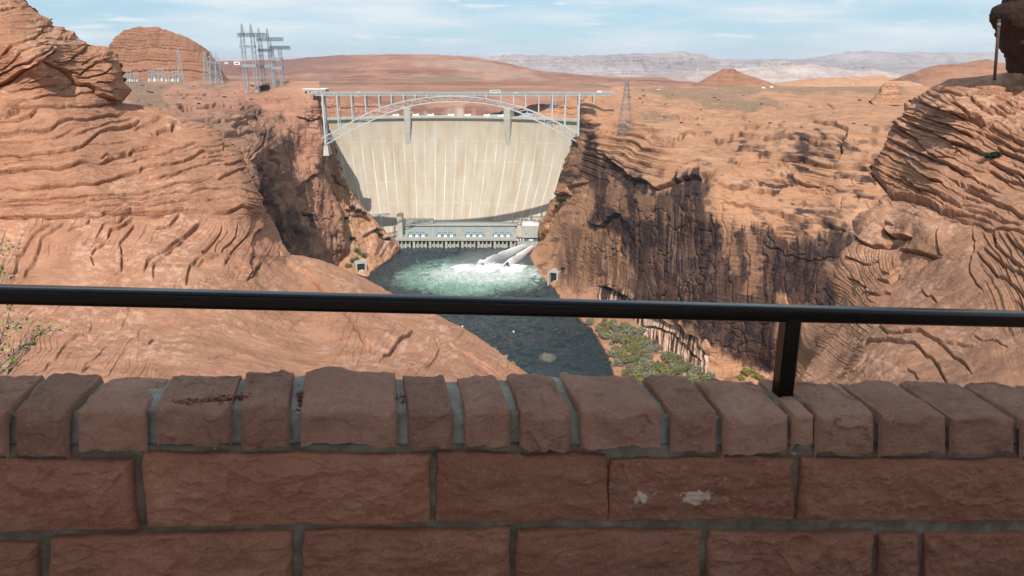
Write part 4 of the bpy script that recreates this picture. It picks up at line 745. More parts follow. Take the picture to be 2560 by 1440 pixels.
b = MB(); b.box(((x1b-bx0)/2-6, 6, .46), (x1b-bx0+22, 12.0, .08)); b.build('road_surface', M['asphalt'], br_)
for yy in (-.6, 12.6):
    b = MB(); L0, L1 = -16.0, x1b-bx0+4
    for z in (.8, 1.25, 1.7): b.beam((L0, yy, z), (L1, yy, z), .14)
    for k in range(int((L1-L0)/4)+1): b.beam((L0+4*k, yy, .3), (L0+4*k, yy, 1.75), .16)
    b.build('railing', M['steel_w'], br_)
for back in (False, True):
    b = MB(); n = 30
    T = [bp(x, zc(TOPC, x), back) for x in np.linspace(TOPC[0][0], TOPC[-1][0], n)]; B = [bp(x, zc(BOTC, x), back) for x in np.linspace(BOTC[0][0], BOTC[-1][0], n)]
    for i in range(n-1):
        b.beam(T[i], T[i+1], 1.0, 1.1); b.beam(B[i], B[i+1], 1.0, 1.1)
        b.beam(T[i], B[i], .42); (b.beam(T[i], B[i+1], .46) if i < n/2 else b.beam(B[i], T[i+1], .46))
    b.beam(T[-1], B[-1], .8); b.build('arch_rib', M['steel_w'], br_)
b = MB()
for i in range(0, n, 1):
    t0, t1 = bp(np.linspace(TOPC[0][0], TOPC[-1][0], n)[i], zc(TOPC, np.linspace(TOPC[0][0], TOPC[-1][0], n)[i])), None
    b.beam(t0, t0+Vector((0, 12, 0)), .5)
    if i < n-1:
        x2 = np.linspace(TOPC[0][0], TOPC[-1][0], n)[i+1]; t2 = bp(x2, zc(TOPC, x2), True); b.beam(t0, t2, .35)
b.build('lateral_bracing', M['steel_w'], br_)
for i, x in enumerate([365, 470, 580, 687, 795, 893, 990, 1082, 1175, 1268, 1362, 1458, 1555, 1650, 1770, 1868, 1965, 2070, 2177, 2280, 2385, 2510]):
    px = 700+x/3.2; f = bp(px, zc(TOPC, px)) if 0 < i < 20 else (bp(px, 362 if i == 0 else (352 if i == 20 else 258)))
    if f.z > -2.2: continue
    b = MB(); w = 1.9 if i in (0, 20) else 1.15
    for yy in (0, 12): b.beam((f.x, yy, f.z), (f.x, yy, -.6), w, w)
    b.beam((f.x, 0, -2), (f.x, 12, -2), .8); 
    if f.z < -20: b.beam((f.x, 0, f.z*.5), (f.x, 12, f.z*.5), .7); b.beam((f.x, 0, f.z), (f.x, 12, f.z*.5), .4)
    b.build('column', M['steel_w'], br_)
for px, py in ((815, 368), (1450, 356)):
    b = MB(); p = bp(px, py); b.box(p+Vector((0, 6, -4)), (7, 18, 12), 0, .7); b.build('footing', M['conc'], br_)

# ------------------------------------------------------------------ powerhouse at the foot of the dam
PHY = 1072.0; zd = float(PY(1140, 597, PHY)[2])
hx = lambda px, py=590: float(PY(px, py, PHY)[0])
ph = empty('powerhouse', (hx(990), PHY, WZ), 0, 'long grey concrete powerhouse on the water at the foot of the dam', 'powerhouse')
ox, oz = hx(990), WZ; Lw = hx(1291)-ox; hd = zd-oz
b = MB(); b.box((Lw/2, 16, hd-1.2), (Lw+3, 36, 2.8)); b.build('deck_slab', M['conc_g'], ph)
b = MB(); b.box((Lw/2, 20, (hd-3)/2-3), (Lw-4, 26, hd-2)); b.build('draft_tube_wall', M['conc_d'], ph)
npier = 30
for k in range(npier):
    b = MB(); big = k % 4 == 0; b.box((2+(Lw-4)*k/(npier-1), 3.6, (hd-2.7)/2-2.5), (3.4 if big else 1.9, 8 if big else 6.6, hd-2.7+5)); b.build('pier', M['conc'], ph)
for k in range(npier-1):
    if k % 4 != 3: b = MB(); b.box((2+(Lw-4)*(k+.5)/(npier-1), 5.6, (hd-2.7)/2-4.5), (3.6, 2, hd-2.7)); b.build('gate', M['conc'], ph)
b = MB(); zb0 = hd+.2
tw = lambda px: hx(px)-ox
b.box((Lw/2+2, 37, hd+6.5), (Lw-8, 10, 13)); b.build('rear_wall', M['conc_g'], ph)
b = MB(); b.box((Lw/2+2, 47, hd+13.2), (Lw-2, 34, 1.2)); b.box((tw(1040), 46, hd+16.5), (tw(1075)-tw(1003), 10, 6.2)); b.build('roof_deck', M['conc_g'], ph)
b = MB(); b.box((tw(997), 22, (hd+34)/2+2), (7.4, 16, hd+34-6)); b.box((tw(997), 22, hd+30.5), (8.0, 17, 1.0)); b.build('stair_tower', M['conc'], ph)
for k in range(9):
    b = MB(); b.box((tw(1008)+(tw(1290)-tw(1008))*k/8, 31.2, hd+5), (2.2, 1.5, 10)); b.build('buttress', M['conc'], ph)
b = MB()
for xx in np.linspace(2, Lw-2, 46): b.beam((xx, -1.6, hd+.2), (xx, -1.6, hd+1.4), .14)
for z in (.8, 1.4): b.beam((0, -1.6, hd+z), (Lw, -1.6, hd+z), .13)
b.build('railing', M['galv_l'], ph)
# transformer bays
frame0 = None
for px0, lb in ((1016, 'blue grey transformer bay at the left end of the powerhouse deck'), (1088, 'blue grey transformer bay second from the left on the powerhouse deck'), (1161, 'blue grey transformer bay second from the right on the powerhouse deck'), (1231, 'blue grey transformer bay at the right end of the powerhouse deck')):
    if frame0 is None:
        frame0 = empty('transformer_bay'); b = MB(); wB = 27.0
        for xx in (0, wB/3, 2*wB/3, wB):
            for yy in (0, 9): b.beam((xx, yy, 0), (xx, yy, 12.5 if xx in (0, wB) else 11), .9)
        for zz_ in (5.5, 8, 10):
            for yy in (0, 9): b.beam((0, yy, zz_), (wB, yy, zz_), .7)
        for k in range(9): b.beam((k*3, 0, 8 if k % 2 else 10), (k*3+3, 0, 10 if k % 2 else 8), .5); b.beam((k*3, 9, 8), (k*3, 0, 10), .28)
        b.build('steel_frame', M['steel_b'], frame0)
        for k in range(3):
            b = MB(); cx = wB*(k+.5)/3; b.box((cx, 4, 1.5), (4.6, 3.6, 3.0)); b.box((cx, 4, 3.4), (3.2, 2.4, .9)); b.box((cx, 1.2, .5), (5.0, 1.0, 1.0)); tr = b.build('transformer', M['white'], frame0)
            b = MB()
            for dx in (-1.3, 0, 1.3): b.tube([(cx+dx, 4, 4.5), (cx+dx, 4, 5.4), (cx+dx*1.2, 3.5, 6.6)], [.3, .22, .16], 6)
            b.tube([(cx+2.2, 5.5, 5.2), (cx-2.2, 5.5, 5.2)], .5, 8); b.build('bushing', M['steel_b'], tr)
        for k in range(1, 3): b = MB(); b.box((wB*k/3, 5, 3.4), (.7, 8, 6.8)); b.build('fire_wall', M['conc'], frame0)
        o = frame0
    else: o = copy_tree(frame0)
    o.location = (hx(px0), PHY+10, zd+.2); tag(o, lb, 'transformer bay', 'transformer bays on the powerhouse deck')
# service building and outlet works at the right
sb = empty('service_building', (hx(1305, 600), PHY, zd), 0, 'boxy grey service building right of the powerhouse', 'building')
sw = hx(1362, 600)-hx(1305, 600)
b = MB(); b.box((sw/2, 24, 8.2), (sw, 30, 18)); b.build('wall', M['conc'], sb); b = MB(); b.box((sw/2, 24, 17.8), (sw-1.6, 28.4, 1.2)); b.box((sw/2-4, 26, 19), (9, 8, 1.6)); b.build('roof', M['white'], sb)
b = MB(); b.box((sw*.56, 8.9, 2.6), (5.5, .4, 5.4)); b.build('door', M['steel_b'], sb)
for c_, d_ in (((sw*.2, 8.85, 6), (1.4, .3, 1.4)), ((sw*.85, 8.85, 3), (3, .3, 3))): b = MB(); b.box(c_, d_); b.build('window', M['glass_shade'], sb)
ow = empty('outlet_works', (hx(1291), PHY, WZ), 0, 'low grey concrete outlet works beside the powerhouse where the jets start', 'outlet works')
b = MB(); wl = hx(1352)-hx(1291); b.box((wl/2, 12, 4.2), (wl, 24, 12)); b.build('wall', M['conc_g'], ow); b = MB(); b.box((wl/2, 12, 10.4), (wl+1.5, 24.5, .5)); b.build('deck_slab', M['conc_d'], ow)
for k in range(3): b = MB(); b.box((2+k*4, -.2, 12.1), (1.5, 1.2, 3.0)); b.build('valve_post', M['white'], ow)
b = MB(); b.box((wl*.6, 2, 11.4), (6, 3, 1.6)); b.build('valve_house', M['white'], ow)
b = MB(); b.box((.6, 6, 6), (1.6, 14, 16)); b.build('end_pier', M['conc_d'], ow)
# water jets
t = NT('foaming water'); v = t.obj((1, 1, 1)); nn = t.noise(v, .35, 7, .7); c = t.ramp(nn, (.3, (.90, .93, .93)), (.65, (.97, .97, .97)))
M['jet'] = t.done(c, .75, t.bump(t.noise(v, .5, 6, .65), .22, .6), spec=.3)
t.b.inputs['Subsurface Weight'].default_value = 0.0; t.b.inputs['Subsurface Radius'].default_value = (4, 4, 4)
def jet(px0, py0, px1, py1, Y0, r0, r1, label, seed):
    p0 = PY(px0, py0, Y0); p1 = PZ(px1, py1, WZ); n = 60; m_ = 26; V_ = np.zeros((n, m_, 3))
    for i in range(n):
        s = i/(n-1)*1.14; c = p0+(p1-p0)*s; c = c.copy(); c[2] = p0[2]+1.5*math.sin(min(s*3, 1)*1.57)*0+ (p1[2]-p0[2])*s**1.75; rr = r0+(r1-r0)*s**.8
        for k in range(m_):
            a = 2*math.pi*k/m_; d = 1+(.12+.08*s)*s*float(vnoise(np.array(s*16.), np.array(math.cos(a)*2.2+seed), np.array(math.sin(a)*2.2), 601))+.10*s*float(vnoise(np.array(s*40.), np.array(math.cos(a)*5+seed), np.array(math.sin(a)*5), 603))
            V_[i, k] = c+np.array([math.cos(a)*rr*d*.6, math.cos(a)*rr*d*.8, math.sin(a)*rr*d])
    org = V_[0].mean(0); i = np.arange(n*m_).reshape(n, m_); q = np.stack([i[:-1], np.roll(i, -1, 1)[:-1], np.roll(i, -1, 1)[1:], i[1:]], -1).reshape(-1, 4)
    f0 = V_.reshape(-1, 3)[q[300]]; nn_ = np.cross(f0[1]-f0[0], f0[2]-f0[0]); q = q if np.dot(nn_, f0.mean(0)-V_[300//m_].mean(0)) > 0 else q[:, ::-1]
    o = mesh_np('water_jet', (V_-org).reshape(-1, 3), q, M['jet']); o.location = V3(org); tag(o, label, 'water jet', 'jets from the outlet works'); return o
jet(1311, 616, 1214, 668, PHY-1, 3.4, 12.0, 'larger white water jet arching from the outlet works, left of the pair', 1)
jet(1332, 618, 1272, 668, PHY-6, 3.0, 10.5, 'smaller white water jet arching from the outlet works, beside the rocky bank', 2)
# spray: ragged mounds of foam where the jets land, and drifting mist
def mound(cx, cy, sx, sy, hz, seed, n=110):
    x, y = np.meshgrid(np.linspace(-1.3, 1.3, n), np.linspace(-1.3, 1.3, n)); e = np.exp(-1.9*(x*x+y*y))
    nz_ = .7*fbm(x*4.5+seed, y*4.5, x*0, 5, 611, .5); z = hz*e*(.75+.75*nz_)+.6*fbm(x*14, y*14, x*0+seed, 3, 613)*e-1.0*(1-e)**3-.4
    return np.stack([cx+x*sx, cy+y*sy, WZ+z], -1), n
fa = V3(PZ(1220, 670, WZ)); fb = V3(PZ(1278, 671, WZ)); vs = []; qs = []; off = 0
for a in ((fa[0]+2, fa[1]+2, 28, 24, 6, 1), (fb[0]-2, fb[1]+2, 22, 22, 5.5, 5), (fa[0]-26, fa[1]+4, 30, 22, 2.5, 9)):
    p, n_ = mound(*a); vs.append(p.reshape(-1, 3)); qs.append(gridquads(n_, n_)[:, ::-1]+off); off += n_*n_
o = mesh_np('water_foam', np.concatenate(vs), np.concatenate(qs), M['jet']); o['kind'] = 'stuff'; tag(o, 'churning white foam where the water jets hit the river', 'foam')
t = NT('mist'); t.t.nodes.remove(t.b); v = t.obj((1, 1, 1), coord='Generated')
sp = t.n('ShaderNodeVectorMath', {0: v, 1: (.55, .5, .30)}, operation='SUBTRACT').outputs[0]; ln = t.n('ShaderNodeVectorMath', {0: sp}, operation='LENGTH').outputs['Value']
dens = t.math('MULTIPLY', t.ramp(t.math('ADD', ln, t.math('MULTIPLY', t.math('SUBTRACT', t.noise(t.obj((.06, .06, .08)), 1, 5, .6), .5), .5)), (.12, 1), (.46, 0)), .035)
pv = t.n('ShaderNodeVolumePrincipled', {'Density': dens, 'Color': (.95, .97, .98, 1), 'Anisotropy': .2}); t.t.links.new(pv.outputs[0], t.out.inputs['Volume']); M['mist'] = t.mat
b = MB(); b.box((fa[0]-4, fa[1]+14, WZ+13), (130, 84, 34)); o = b.build('spray_mist', M['mist']); o['kind'] = 'stuff'; tag(o, 'thin white mist drifting over the churning foam', 'mist')
# ------------------------------------------------------------------ overlook: parapet wall, handrail, shelter
def wallY(X, off=0.0): return 2.0+.12*X+off
def WP(px, py, off=0.0):
    """point of the wall's front plane (moved back by off) seen at a photo position"""
    d = ray(px, py); k = (2.0+off)/(d[..., 1]-.12*d[..., 0]); return d*k[..., None]
nrmW = np.array([.12, -1, 0]); nrmW /= np.linalg.norm(nrmW)
def stone_mat(name, c1, c2, c3, band=0.3):
    t = NT(name); v = t.obj((1, 1, 1)); rnd = t.n('ShaderNodeAttribute', attribute_name='tone').outputs['Fac']
    c = t.ramp(t.noise(v, 5, 8, .65), (.3, c1), (.5, c2), (.72, c3))
    bn = t.noise(t.obj((2.2, 2.2, 46)), 1.0, 5, .6, .4); c = t.mix(t.math('MULTIPLY', t.ramp(bn, (.48, 0), (.62, 1)), t.math('MULTIPLY', rnd, band*2)), c, tuple(a*.55 for a in c1))
    c = t.mix(t.math('MULTIPLY', rnd, .75), c, t.mix(.6, c, (.20, .075, .05)))
    c = t.mix(t.math('MULTIPLY', rnd, .42), c, (.15, .07, .045))
    c = t.mix(t.math('MULTIPLY', t.ramp(t.noise(v, 2.3, 5, .6), (.35, 1), (.65, 0)), .4), c, tuple(a*.5 for a in c2))
    c = t.mix(t.ramp(t.noise(v, 130, 3, .6), (.40, .16), (.52, 0)), c, tuple(a*.45 for a in c1)); c = t.mix(t.ramp(t.noise(v, 95, 3, .6), (.55, 0), (.66, .16)), c, tuple(min(1, a*1.35) for a in c3))
    c = t.mix(t.ramp(t.noise(v, 26, 6, .7), (.62, 0), (.74, .35)), c, (.50, .30, .20)); c = t.mix(t.ramp(t.noise(v, 60, 5, .7), (.60, 0), (.72, .2)), c, tuple(a*.5 for a in c1))
    c = t.mix(t.attr('pale'), c, (.92, .68, .54))
    h = t.noise(v, 18, 12, .76, .3); h2 = t.noise(t.obj((8, 8, 30)), 1.4, 8, .7, .5); h3 = t.noise(v, 90, 6, .7)
    return t.done(c, .88, t.bump(h3, .004, 1.0, t.bump(h2, .010, 1.0, t.bump(h, .020, 1.0))), spec=.25)
M['wall_stone'] = stone_mat('wall sandstone', (.60, .245, .145), (.73, .31, .19), (.80, .39, .25))
M['cap_stone'] = stone_mat('coping sandstone', (.55, .265, .175), (.66, .335, .23), (.74, .42, .305), .15)
M_C = ((.12, .092, .066), (.20, .158, .12), (.33, .27, .21)), ((.26, .235, .19), (.37, .335, .28), (.48, .44, .375))
for nm_, cc in zip(('mortar', 'mortar_top'), M_C):
  t = NT(nm_.replace('_', ' ')); v = t.obj((1, 1, 1)); c = t.ramp(t.noise(v, 11, 8, .7), (.3, cc[0]), (.5, cc[1]), (.7, cc[2])); c = t.mix(t.ramp(t.noise(v, 70, 4, .7), (.66, 0), (.7, .9)), c, (.05, .05, .045))
  M[nm_] = t.done(c, .95, t.bump(t.noise(v, 60, 8, .75), .004, 1, t.bump(t.noise(v, 12, 6, .65), .01, .8)), spec=.2)
def stone_face(poly, off, n=(70, 40), bulge=.012, rough=.010, seed=0, edge=.010, step=0.0):
    """rock faced block: corner points TL, TR, BR, BL in the photo, set on the wall plane"""
    ctr = np.mean(np.array(poly, float), 0); TL, TR, BR, BL = [np.array(p, float)+np.sign(np.array(p, float)-ctr)*4.5 for p in poly]; nu, nv = n
    u, v = np.meshgrid(np.linspace(0, 1, nu), np.linspace(0, 1, nv)); uu, vv = u[..., None], v[..., None]
    q = (TL*(1-uu)+TR*uu)*(1-vv)+(BL*(1-uu)+BR*uu)*vv
    q[..., 0] += 3.2*fbm(v*5+seed, u*0+seed, u*0, 3, 700+seed)*(np.exp(-u*8)+np.exp(-(1-u)*8)); q[..., 1] += 4.2*fbm(u*4+seed, v*0+seed*2.3, u*0, 4, 720+seed)*(np.exp(-v*8)+np.exp(-(1-v)*8))
    P = WP(q[..., 0], q[..., 1], off)
    e = np.minimum(np.minimum(u, 1-u)*np.linalg.norm(TR-TL), np.minimum(v, 1-v)*np.linalg.norm(BL-TL))
    h = bulge*sstep(0, 60, e)+edge*(1-np.exp(-e/3))
    x, y, z = P[..., 0]*1.0+seed*.77, P[..., 1], P[..., 2]
    f = fbm(x*7, z*7, y*7, 4, 740+seed); h += sstep(0, 14, e)*(1.3*rough*f+.7*rough*(.4-np.abs(fbm(x*11, z*15, y*11, 4, 750+seed)))+.5*rough*fbm(x*30, z*38, y*26, 4, 760+seed)+.45*rough*strata(fbm(x*4, z*6, y*4, 3, 755+seed)*3.2, seed % 40, .22, .1))
    if step: h += step*(sstep(-.03, .03, fbm(x*3, z*4, y*0, 3, 770+seed)))*sstep(0, 14, e)
    P = P+nrmW*(h[..., None])
    back = P.copy(); rim = np.zeros(u.shape, bool); rim[0] = rim[-1] = True; rim[:, 0] = rim[:, -1] = True
    P[rim] -= nrmW*.03
    return P, h
def join(parts):
    vs, qs, off = [], [], 0
    for P in parts:
        a, b = P.shape[:2]; vs.append(P.reshape(-1, 3)); qs.append(gridquads(a, b)+off); off += a*b
    return np.concatenate(vs), np.concatenate(qs)
wall = empty('parapet_wall', V3(WP(1280, 1250)), 0, 'low red sandstone block parapet with grey mortar across the overlook', 'wall'); wo_ = np.array(wall.location)
C1 = [[(-160, 1140), (328, 1148), (342, 1311), (-160, 1327)], [(358, 1134), (1072, 1133), (1070, 1300), (372, 1312)], [(1096, 1132), (1512, 1138), (1515, 1296), (1089, 1299)], [(1529, 1146), (1976, 1144), (1980, 1292), (1520, 1294)], [(2004, 1145), (2720, 1152), (2720, 1302), (1992, 1294)]]
C2 = [[(-160, 1360), (92, 1356), (104, 1560), (-160, 1560)], [(132, 1346), (728, 1328), (732, 1560), (128, 1560)], [(764, 1324), (1270, 1324), (1276, 1560), (754, 1560)], [(1292, 1325), (1745, 1325), (1746, 1560), (1290, 1560)], [(1772, 1328), (2178, 1332), (2170, 1560), (1768, 1560)], [(2200, 1334), (2288, 1334), (2280, 1560), (2196, 1560)], [(2312, 1334), (2760, 1336), (2760, 1560), (2308, 1560)]]
for k, (a, b_) in enumerate(((-520, -178), (-1010, -538), (-1500, -1028), (-2050, -1518), (-2700, -2068), (-3300, -2718))): C1.append([(a, 1138), (b_, 1140), (b_, 1327+.028*(-160-b_)), (a, 1327+.028*(-160-a))]); C2.append([(a+130, 1362), (b_+150, 1360), (b_+150, 1640), (a+130, 1640)])
for k, (a, b_) in enumerate(((2740, 3180), (3198, 3700), (3718, 4180))): C1.append([(a, 1152), (b_, 1154), (b_, 1304), (a, 1302)]); C2.append([(a+40, 1336), (b_+40, 1338), (b_+40, 1600), (a+40, 1600)])
parts, tone, pale = [], [], []
TN = [.25, .15, .55, .6, .45, .35, .2, .4, .55, .5, .6, .45]
C_ALL = C1[:5]+C2[:7]+C1[5:]+C2[7:]; TN += [.35, .2, .5, .15, .4, .3, .3, .6, .2, .5, .15, .4, .55, .25, .35, .5, .2, .45]
for i, p in enumerate(C_ALL):
    P, h = stone_face(p, -.012, (280 if p[1][0]-p[0][0] > 300 else 120, 110), .010, .011 if i not in (2, 8) else .006, 10+i, .012, .010 if i in (0, 5, 6, 9) else 0.004)
    parts.append(P-wo_); tone.append(np.full(P.shape[:2], TN[i]).ravel())
    if i == 3:
        px = np.linspace(1529, 1976, P.shape[1])[None]+np.zeros(P.shape[:2]); py = np.linspace(1146, 1293, P.shape[0])[:, None]+np.zeros(P.shape[:2])
        g = np.maximum(np.exp(-((px-1742)/38)**2-((py-1238)/16)**2), .8*np.exp(-((px-1612)/26)**2-((py-1230)/14)**2)); pale.append((.9*sstep(.25, .6, g+.35*fbm(px/10, py/8, px*0, 4, 781)-.05)).ravel())
    else: pale.append(np.zeros(P.shape[0]*P.shape[1]))
vs, qs = join(parts); mesh_np('stonework', vs, qs[:, ::-1], M['wall_stone'], wall, attrs={'tone': np.concatenate(tone), 'pale': np.concatenate(pale)})
# mortar body behind the stones: front sheet and top
nu, nv = 760, 90; pxm, pym = np.meshgrid(np.linspace(-3360, 4200, nu), np.linspace(1112, 1700, nv)); P = WP(pxm, pym, -.004)+nrmW*(.006*fbm(pxm/60, pym/60, pxm*0, 5, 791))[..., None]
topb = WP(pxm[:1], pym[:1]*0+1000, .02)
b0 = P[:1].copy(); b0 = b0-nrmW*.27
vs, qs = join([np.concatenate([b0, P], 0)-wo_]); mesh_np('mortar_joints', vs, qs[:, ::-1], M['mortar'], wall)
b = MB(); bk = WP(np.array([-3360, 4200, 4200, -3360]), np.array([1112, 1112, 1700, 1700]), .0)-nrmW*.27; bk2 = bk+nrmW*.02; b.add(list(bk-wo_)+list(bk2-wo_), [(0, 1, 2, 3), (4, 7, 6, 5), (0, 4, 5, 1), (1, 5, 6, 2), (2, 6, 7, 3), (3, 7, 4, 0)]); b.build('rear_face', M['mortar'], wall)
# coping stones: px of the front left/right, top edge y at left / mid / right, bottom y; back edge px and y
CAPS = [(-170, 18, 1028, 1024, 1030, 1130, -90, 110, 936), (42, 170, 1025, 1022, 1026, 1132, 118, 256, 940), (196, 365, 1024, 1021, 1030, 1122, 274, 424, 946), (390, 576, 1014, 1008, 1012, 1108, 430, 606, 938), (601, 722, 1010, 1007, 1010, 1114, 612, 738, 932), (750, 992, 1022, 1008, 1018, 1112, 762, 990, 930),
        (1018, 1132, 1017, 1013, 1017, 1114, 1004, 1112, 938), (1160, 1276, 1018, 1012, 1016, 1112, 1140, 1242, 944), (1298, 1426, 1022, 1018, 1023, 1122, 1264, 1382, 940), (1450, 1652, 1026, 1014, 1022, 1116, 1396, 1586, 936), (1676, 1790, 1030, 1024, 1024, 1126, 1606, 1720, 945), (1806, 1968, 1036, 1030, 1032, 1126, 1734, 1880, 951),
        (1980, 2032, 1032, 1031, 1033, 1108, 1896, 1944, 950), (2038, 2182, 1036, 1030, 1034, 1126, 1952, 2078, 953), (2198, 2362, 1038, 1028, 1036, 1130, 2096, 2230, 955), (2376, 2532, 1044, 1040, 1042, 1130, 2246, 2396, 958), (2552, 2730, 1048, 1040, 1046, 1134, 2410, 2560, 962)]
tones = [.1, .55, .1, .35, .5, .1, .6, .2, .3, .15, .4, .2, .1, .3, .35, .5, .3]; parts, tone = [], []; ce = random.Random(4)
def more_caps(x, end, sg):
    out = []
    while (x < end if sg > 0 else x > end):
        w = ce.uniform(115, 230); a, b_ = (x+16, x+16+w) if sg > 0 else (x-16-w, x-16); yy = 1028 if sg < 0 else 1048; s0, s1 = [80-(q+170)*222/2722 for q in (a, b_)]
        out.append((a, b_, yy, yy-ce.uniform(4, 14), yy, 1130+4*(sg > 0), a+s0, b_+s1, 936 if sg < 0 else 963)); x = b_ if sg > 0 else a
    return out
CAPS = CAPS+more_caps(2734, 4100, 1)+more_caps(-174, -3150, -1); tones += [ce.uniform(.1, .6) for _ in range(len(CAPS)-len(tones))]
HI = {5: .045, 9: .014, 14: .012, 0: .01, 3: .016}
for i, (x0, x1, ya, ym, yb, yl, xb0, xb1, ybk) in enumerate(CAPS):
    nu = max(24, int((x1-x0)/3)); nf, nt_ = 34, 46; u = np.linspace(0, 1, nu); sd = 31*i
    hump = HI.get(i, .006+.006*((i*7) % 3))
    yt = ya+(yb-ya)*u-(((ya+yb)/2-ym)*4*u*(1-u)); yt = yt+3.2*fbm(u*6+sd, u*0, u*0, 4, 801)
    yl_ = yl+4.5*fbm(u*5+sd, u*0+3, u*0, 4, 803)-(9 if i in (3, 5, 9) else 2)*np.sin(u*math.pi)
    pxu = x0+(x1-x0)*u
    fr = np.zeros((nf, nu, 3)); s = np.linspace(1, 0, nf)
    for j in range(nf): fr[j] = WP(pxu, yt+(yl_-yt)*s[j], -.018)
    wob = fbm(fr[..., 0]*9+sd, fr[..., 2]*9, fr[..., 0]*0, 4, 805); ef = np.minimum(np.minimum(u, 1-u)[None]*(x1-x0), (np.minimum(s, 1-s+.25)[:, None])*100)
    wob = wob+.7*strata(fbm(fr[..., 0]*6+sd, fr[..., 2]*8, fr[..., 0]*0, 4, 806)*2.4, sd % 40, .2, .1)
    fr += nrmW*((.006+.009*wob)*sstep(0, 22, ef)+.010*(1-np.exp(-ef/2.5)))[..., None]
    f0 = fr[-1].copy(); bkY = WP(xb0+(xb1-xb0)*u, yt*0+ybk, .215)
    tp = np.zeros((nt_, nu, 3)); r = np.linspace(0, 1, nt_)
    for j in range(nt_):
        p = f0*(1-r[j])+bkY*r[j]; p[:, 2] += hump*np.sin(math.pi*np.clip(r[j]*.92+.04, 0, 1))*np.sin(math.pi*np.clip(u, 0, 1))**.6*1.0
        n = .009*fbm(p[:, 0]*9+sd, p[:, 1]*9, p[:, 0]*0, 6, 807, .55)+.0040*strata(fbm(p[:, 0]*5+sd, p[:, 1]*9, p[:, 0]*0, 4, 809)*2.6, sd % 50, .2, .2)
        ee = np.minimum(np.minimum(u, 1-u)*(x1-x0)/14, min(r[j]*8, 1)); p[:, 2] += n*np.clip(ee, 0, 1)-.005*np.exp(-np.minimum(u, 1-u)*(x1-x0)/4); tp[j] = p
    bk_ = np.zeros((6, nu, 3))
    for j in range(6): bk_[j] = tp[-1]-nrmW*(.03*math.sin(j/5*1.57))+np.array([0, 0, -1])*(.20*(j/5)**1.5)
    ff = np.concatenate([fr, tp[1:], bk_[1:]], 0)
    for side, k in ((0, 0), (1, -1)): ff[:, k] -= np.array([0, 0, .03])
    sides = []
    for k in (0, -1):
        e = ff[:, k]; c_ = e.copy(); c_[:, 2] = np.minimum(c_[:, 2], f0[:, 2].min())-.10; c_[:nf] = e[:nf]-nrmW*.06; pair = np.stack([e, c_], 1); sides.append(pair if k == 0 else pair[:, ::-1])
    k_ = nf; parts += [ff[:k_]-wo_, ff[k_-1:]-wo_]; tone += [np.full(k_*nu, tones[i]), np.full((ff.shape[0]-k_+1)*nu, tones[i])]
vs, qs = join(parts); mesh_np('coping_stones', vs, qs, M['cap_stone'], wall, attrs={'tone': np.concatenate(tone), 'pale': np.zeros(len(vs))})
# mortar bed and joints of the coping
CS_ = sorted(CAPS); nu = 900; pxj = np.linspace(-3340, 4160, nu); nf, nt_ = 14, 24; fr = np.zeros((nf, nu, 3)); yt = np.interp(pxj, [c[0] for c in CS_], [c[2] for c in CS_])+4
for j in range(nf): fr[j] = WP(pxj, yt+(1150-yt)*(1-j/(nf-1)), .006)+nrmW*(.007*fbm(pxj/30, pxj*0+j*.4, pxj*0, 4, 821))[:, None]
bkp = WP(np.interp(pxj, [c[0] for c in CS_], [c[6] for c in CS_]), np.interp(pxj, [c[0] for c in CS_], [c[8] for c in CS_])+3, .21)
tp = np.stack([fr[-1]*(1-r)+bkp*r for r in np.linspace(0, 1, nt_)]); tp[..., 2] += .005*fbm(tp[..., 0]*16, tp[..., 1]*16, tp[..., 0]*0, 4, 823)-.011+.003*np.sin(np.linspace(0, 1, nt_)*math.pi)[:, None]
bk_ = np.stack([tp[-1]+np.array([0, .0, -.05*j]) for j in range(1, 6)])
vs, qs = join([np.concatenate([fr, tp[1:], bk_], 0)-wo_]); mesh_np('coping_mortar', vs, qs, M['mortar_top'], wall)
# crumbs of red sandstone lying on the coping
cm = concrete('crumbled red sandstone', (.25, .075, .05), (.36, .13, .09), 60, 0)
b = MB(); rg_ = random.Random(5)
bpy.context.view_layer.update(); COPE = [x for x in wall.children if x.name.startswith('coping')]
def crumb(px, py, off, s):
    d = Vector(V3(ray(px, py))).normalized(); best = None
    for ob in COPE:
        ok, loc, nn, ix = ob.ray_cast(Vector(V3(-wo_)), d)
        if ok and (best is None or (loc+Vector(V3(wo_))).length < best.length): best = loc+Vector(V3(wo_))
    if best is None: return
    p = np.array(best)+np.array([0, 0, s*.3]); pts = []
    for q in range(8):
        a, c_ = rg_.random()*6.28, rg_.uniform(-1, 1); pts.append(p+np.array([math.cos(a)*s*rg_.uniform(.6, 1.2), math.sin(a)*s*rg_.uniform(.6, 1.2), c_*s*.45+.001]))
    b.add(pts, [(0, 1, 2), (2, 3, 4), (4, 5, 6), (6, 7, 0), (0, 2, 4), (0, 4, 6), (1, 3, 5), (1, 5, 7), (2, 5, 7), (3, 6, 1)])
for k in range(230):
    u = rg_.random(); px = 440+175*u**.8+rg_.gauss(0, 5); py = 1006-14*u+rg_.gauss(0, 3.4); crumb(px, py, .02+max(0, (1008-py)/300), rg_.uniform(.0015, .0055)*(1 if rg_.random() < .9 else 1.6))
for k in range(46): crumb(752+rg_.gauss(0, 4), 1003+rg_.gauss(0, 12), .03, rg_.uniform(.002, .006))
for k in range(40): crumb(1000+rg_.gauss(0, 9), 994+rg_.gauss(0, 6), .05, rg_.uniform(.0015, .0045))
for k in range(14): crumb(rg_.uniform(280, 700), rg_.uniform(955, 1000), .08, rg_.uniform(.002, .0045))
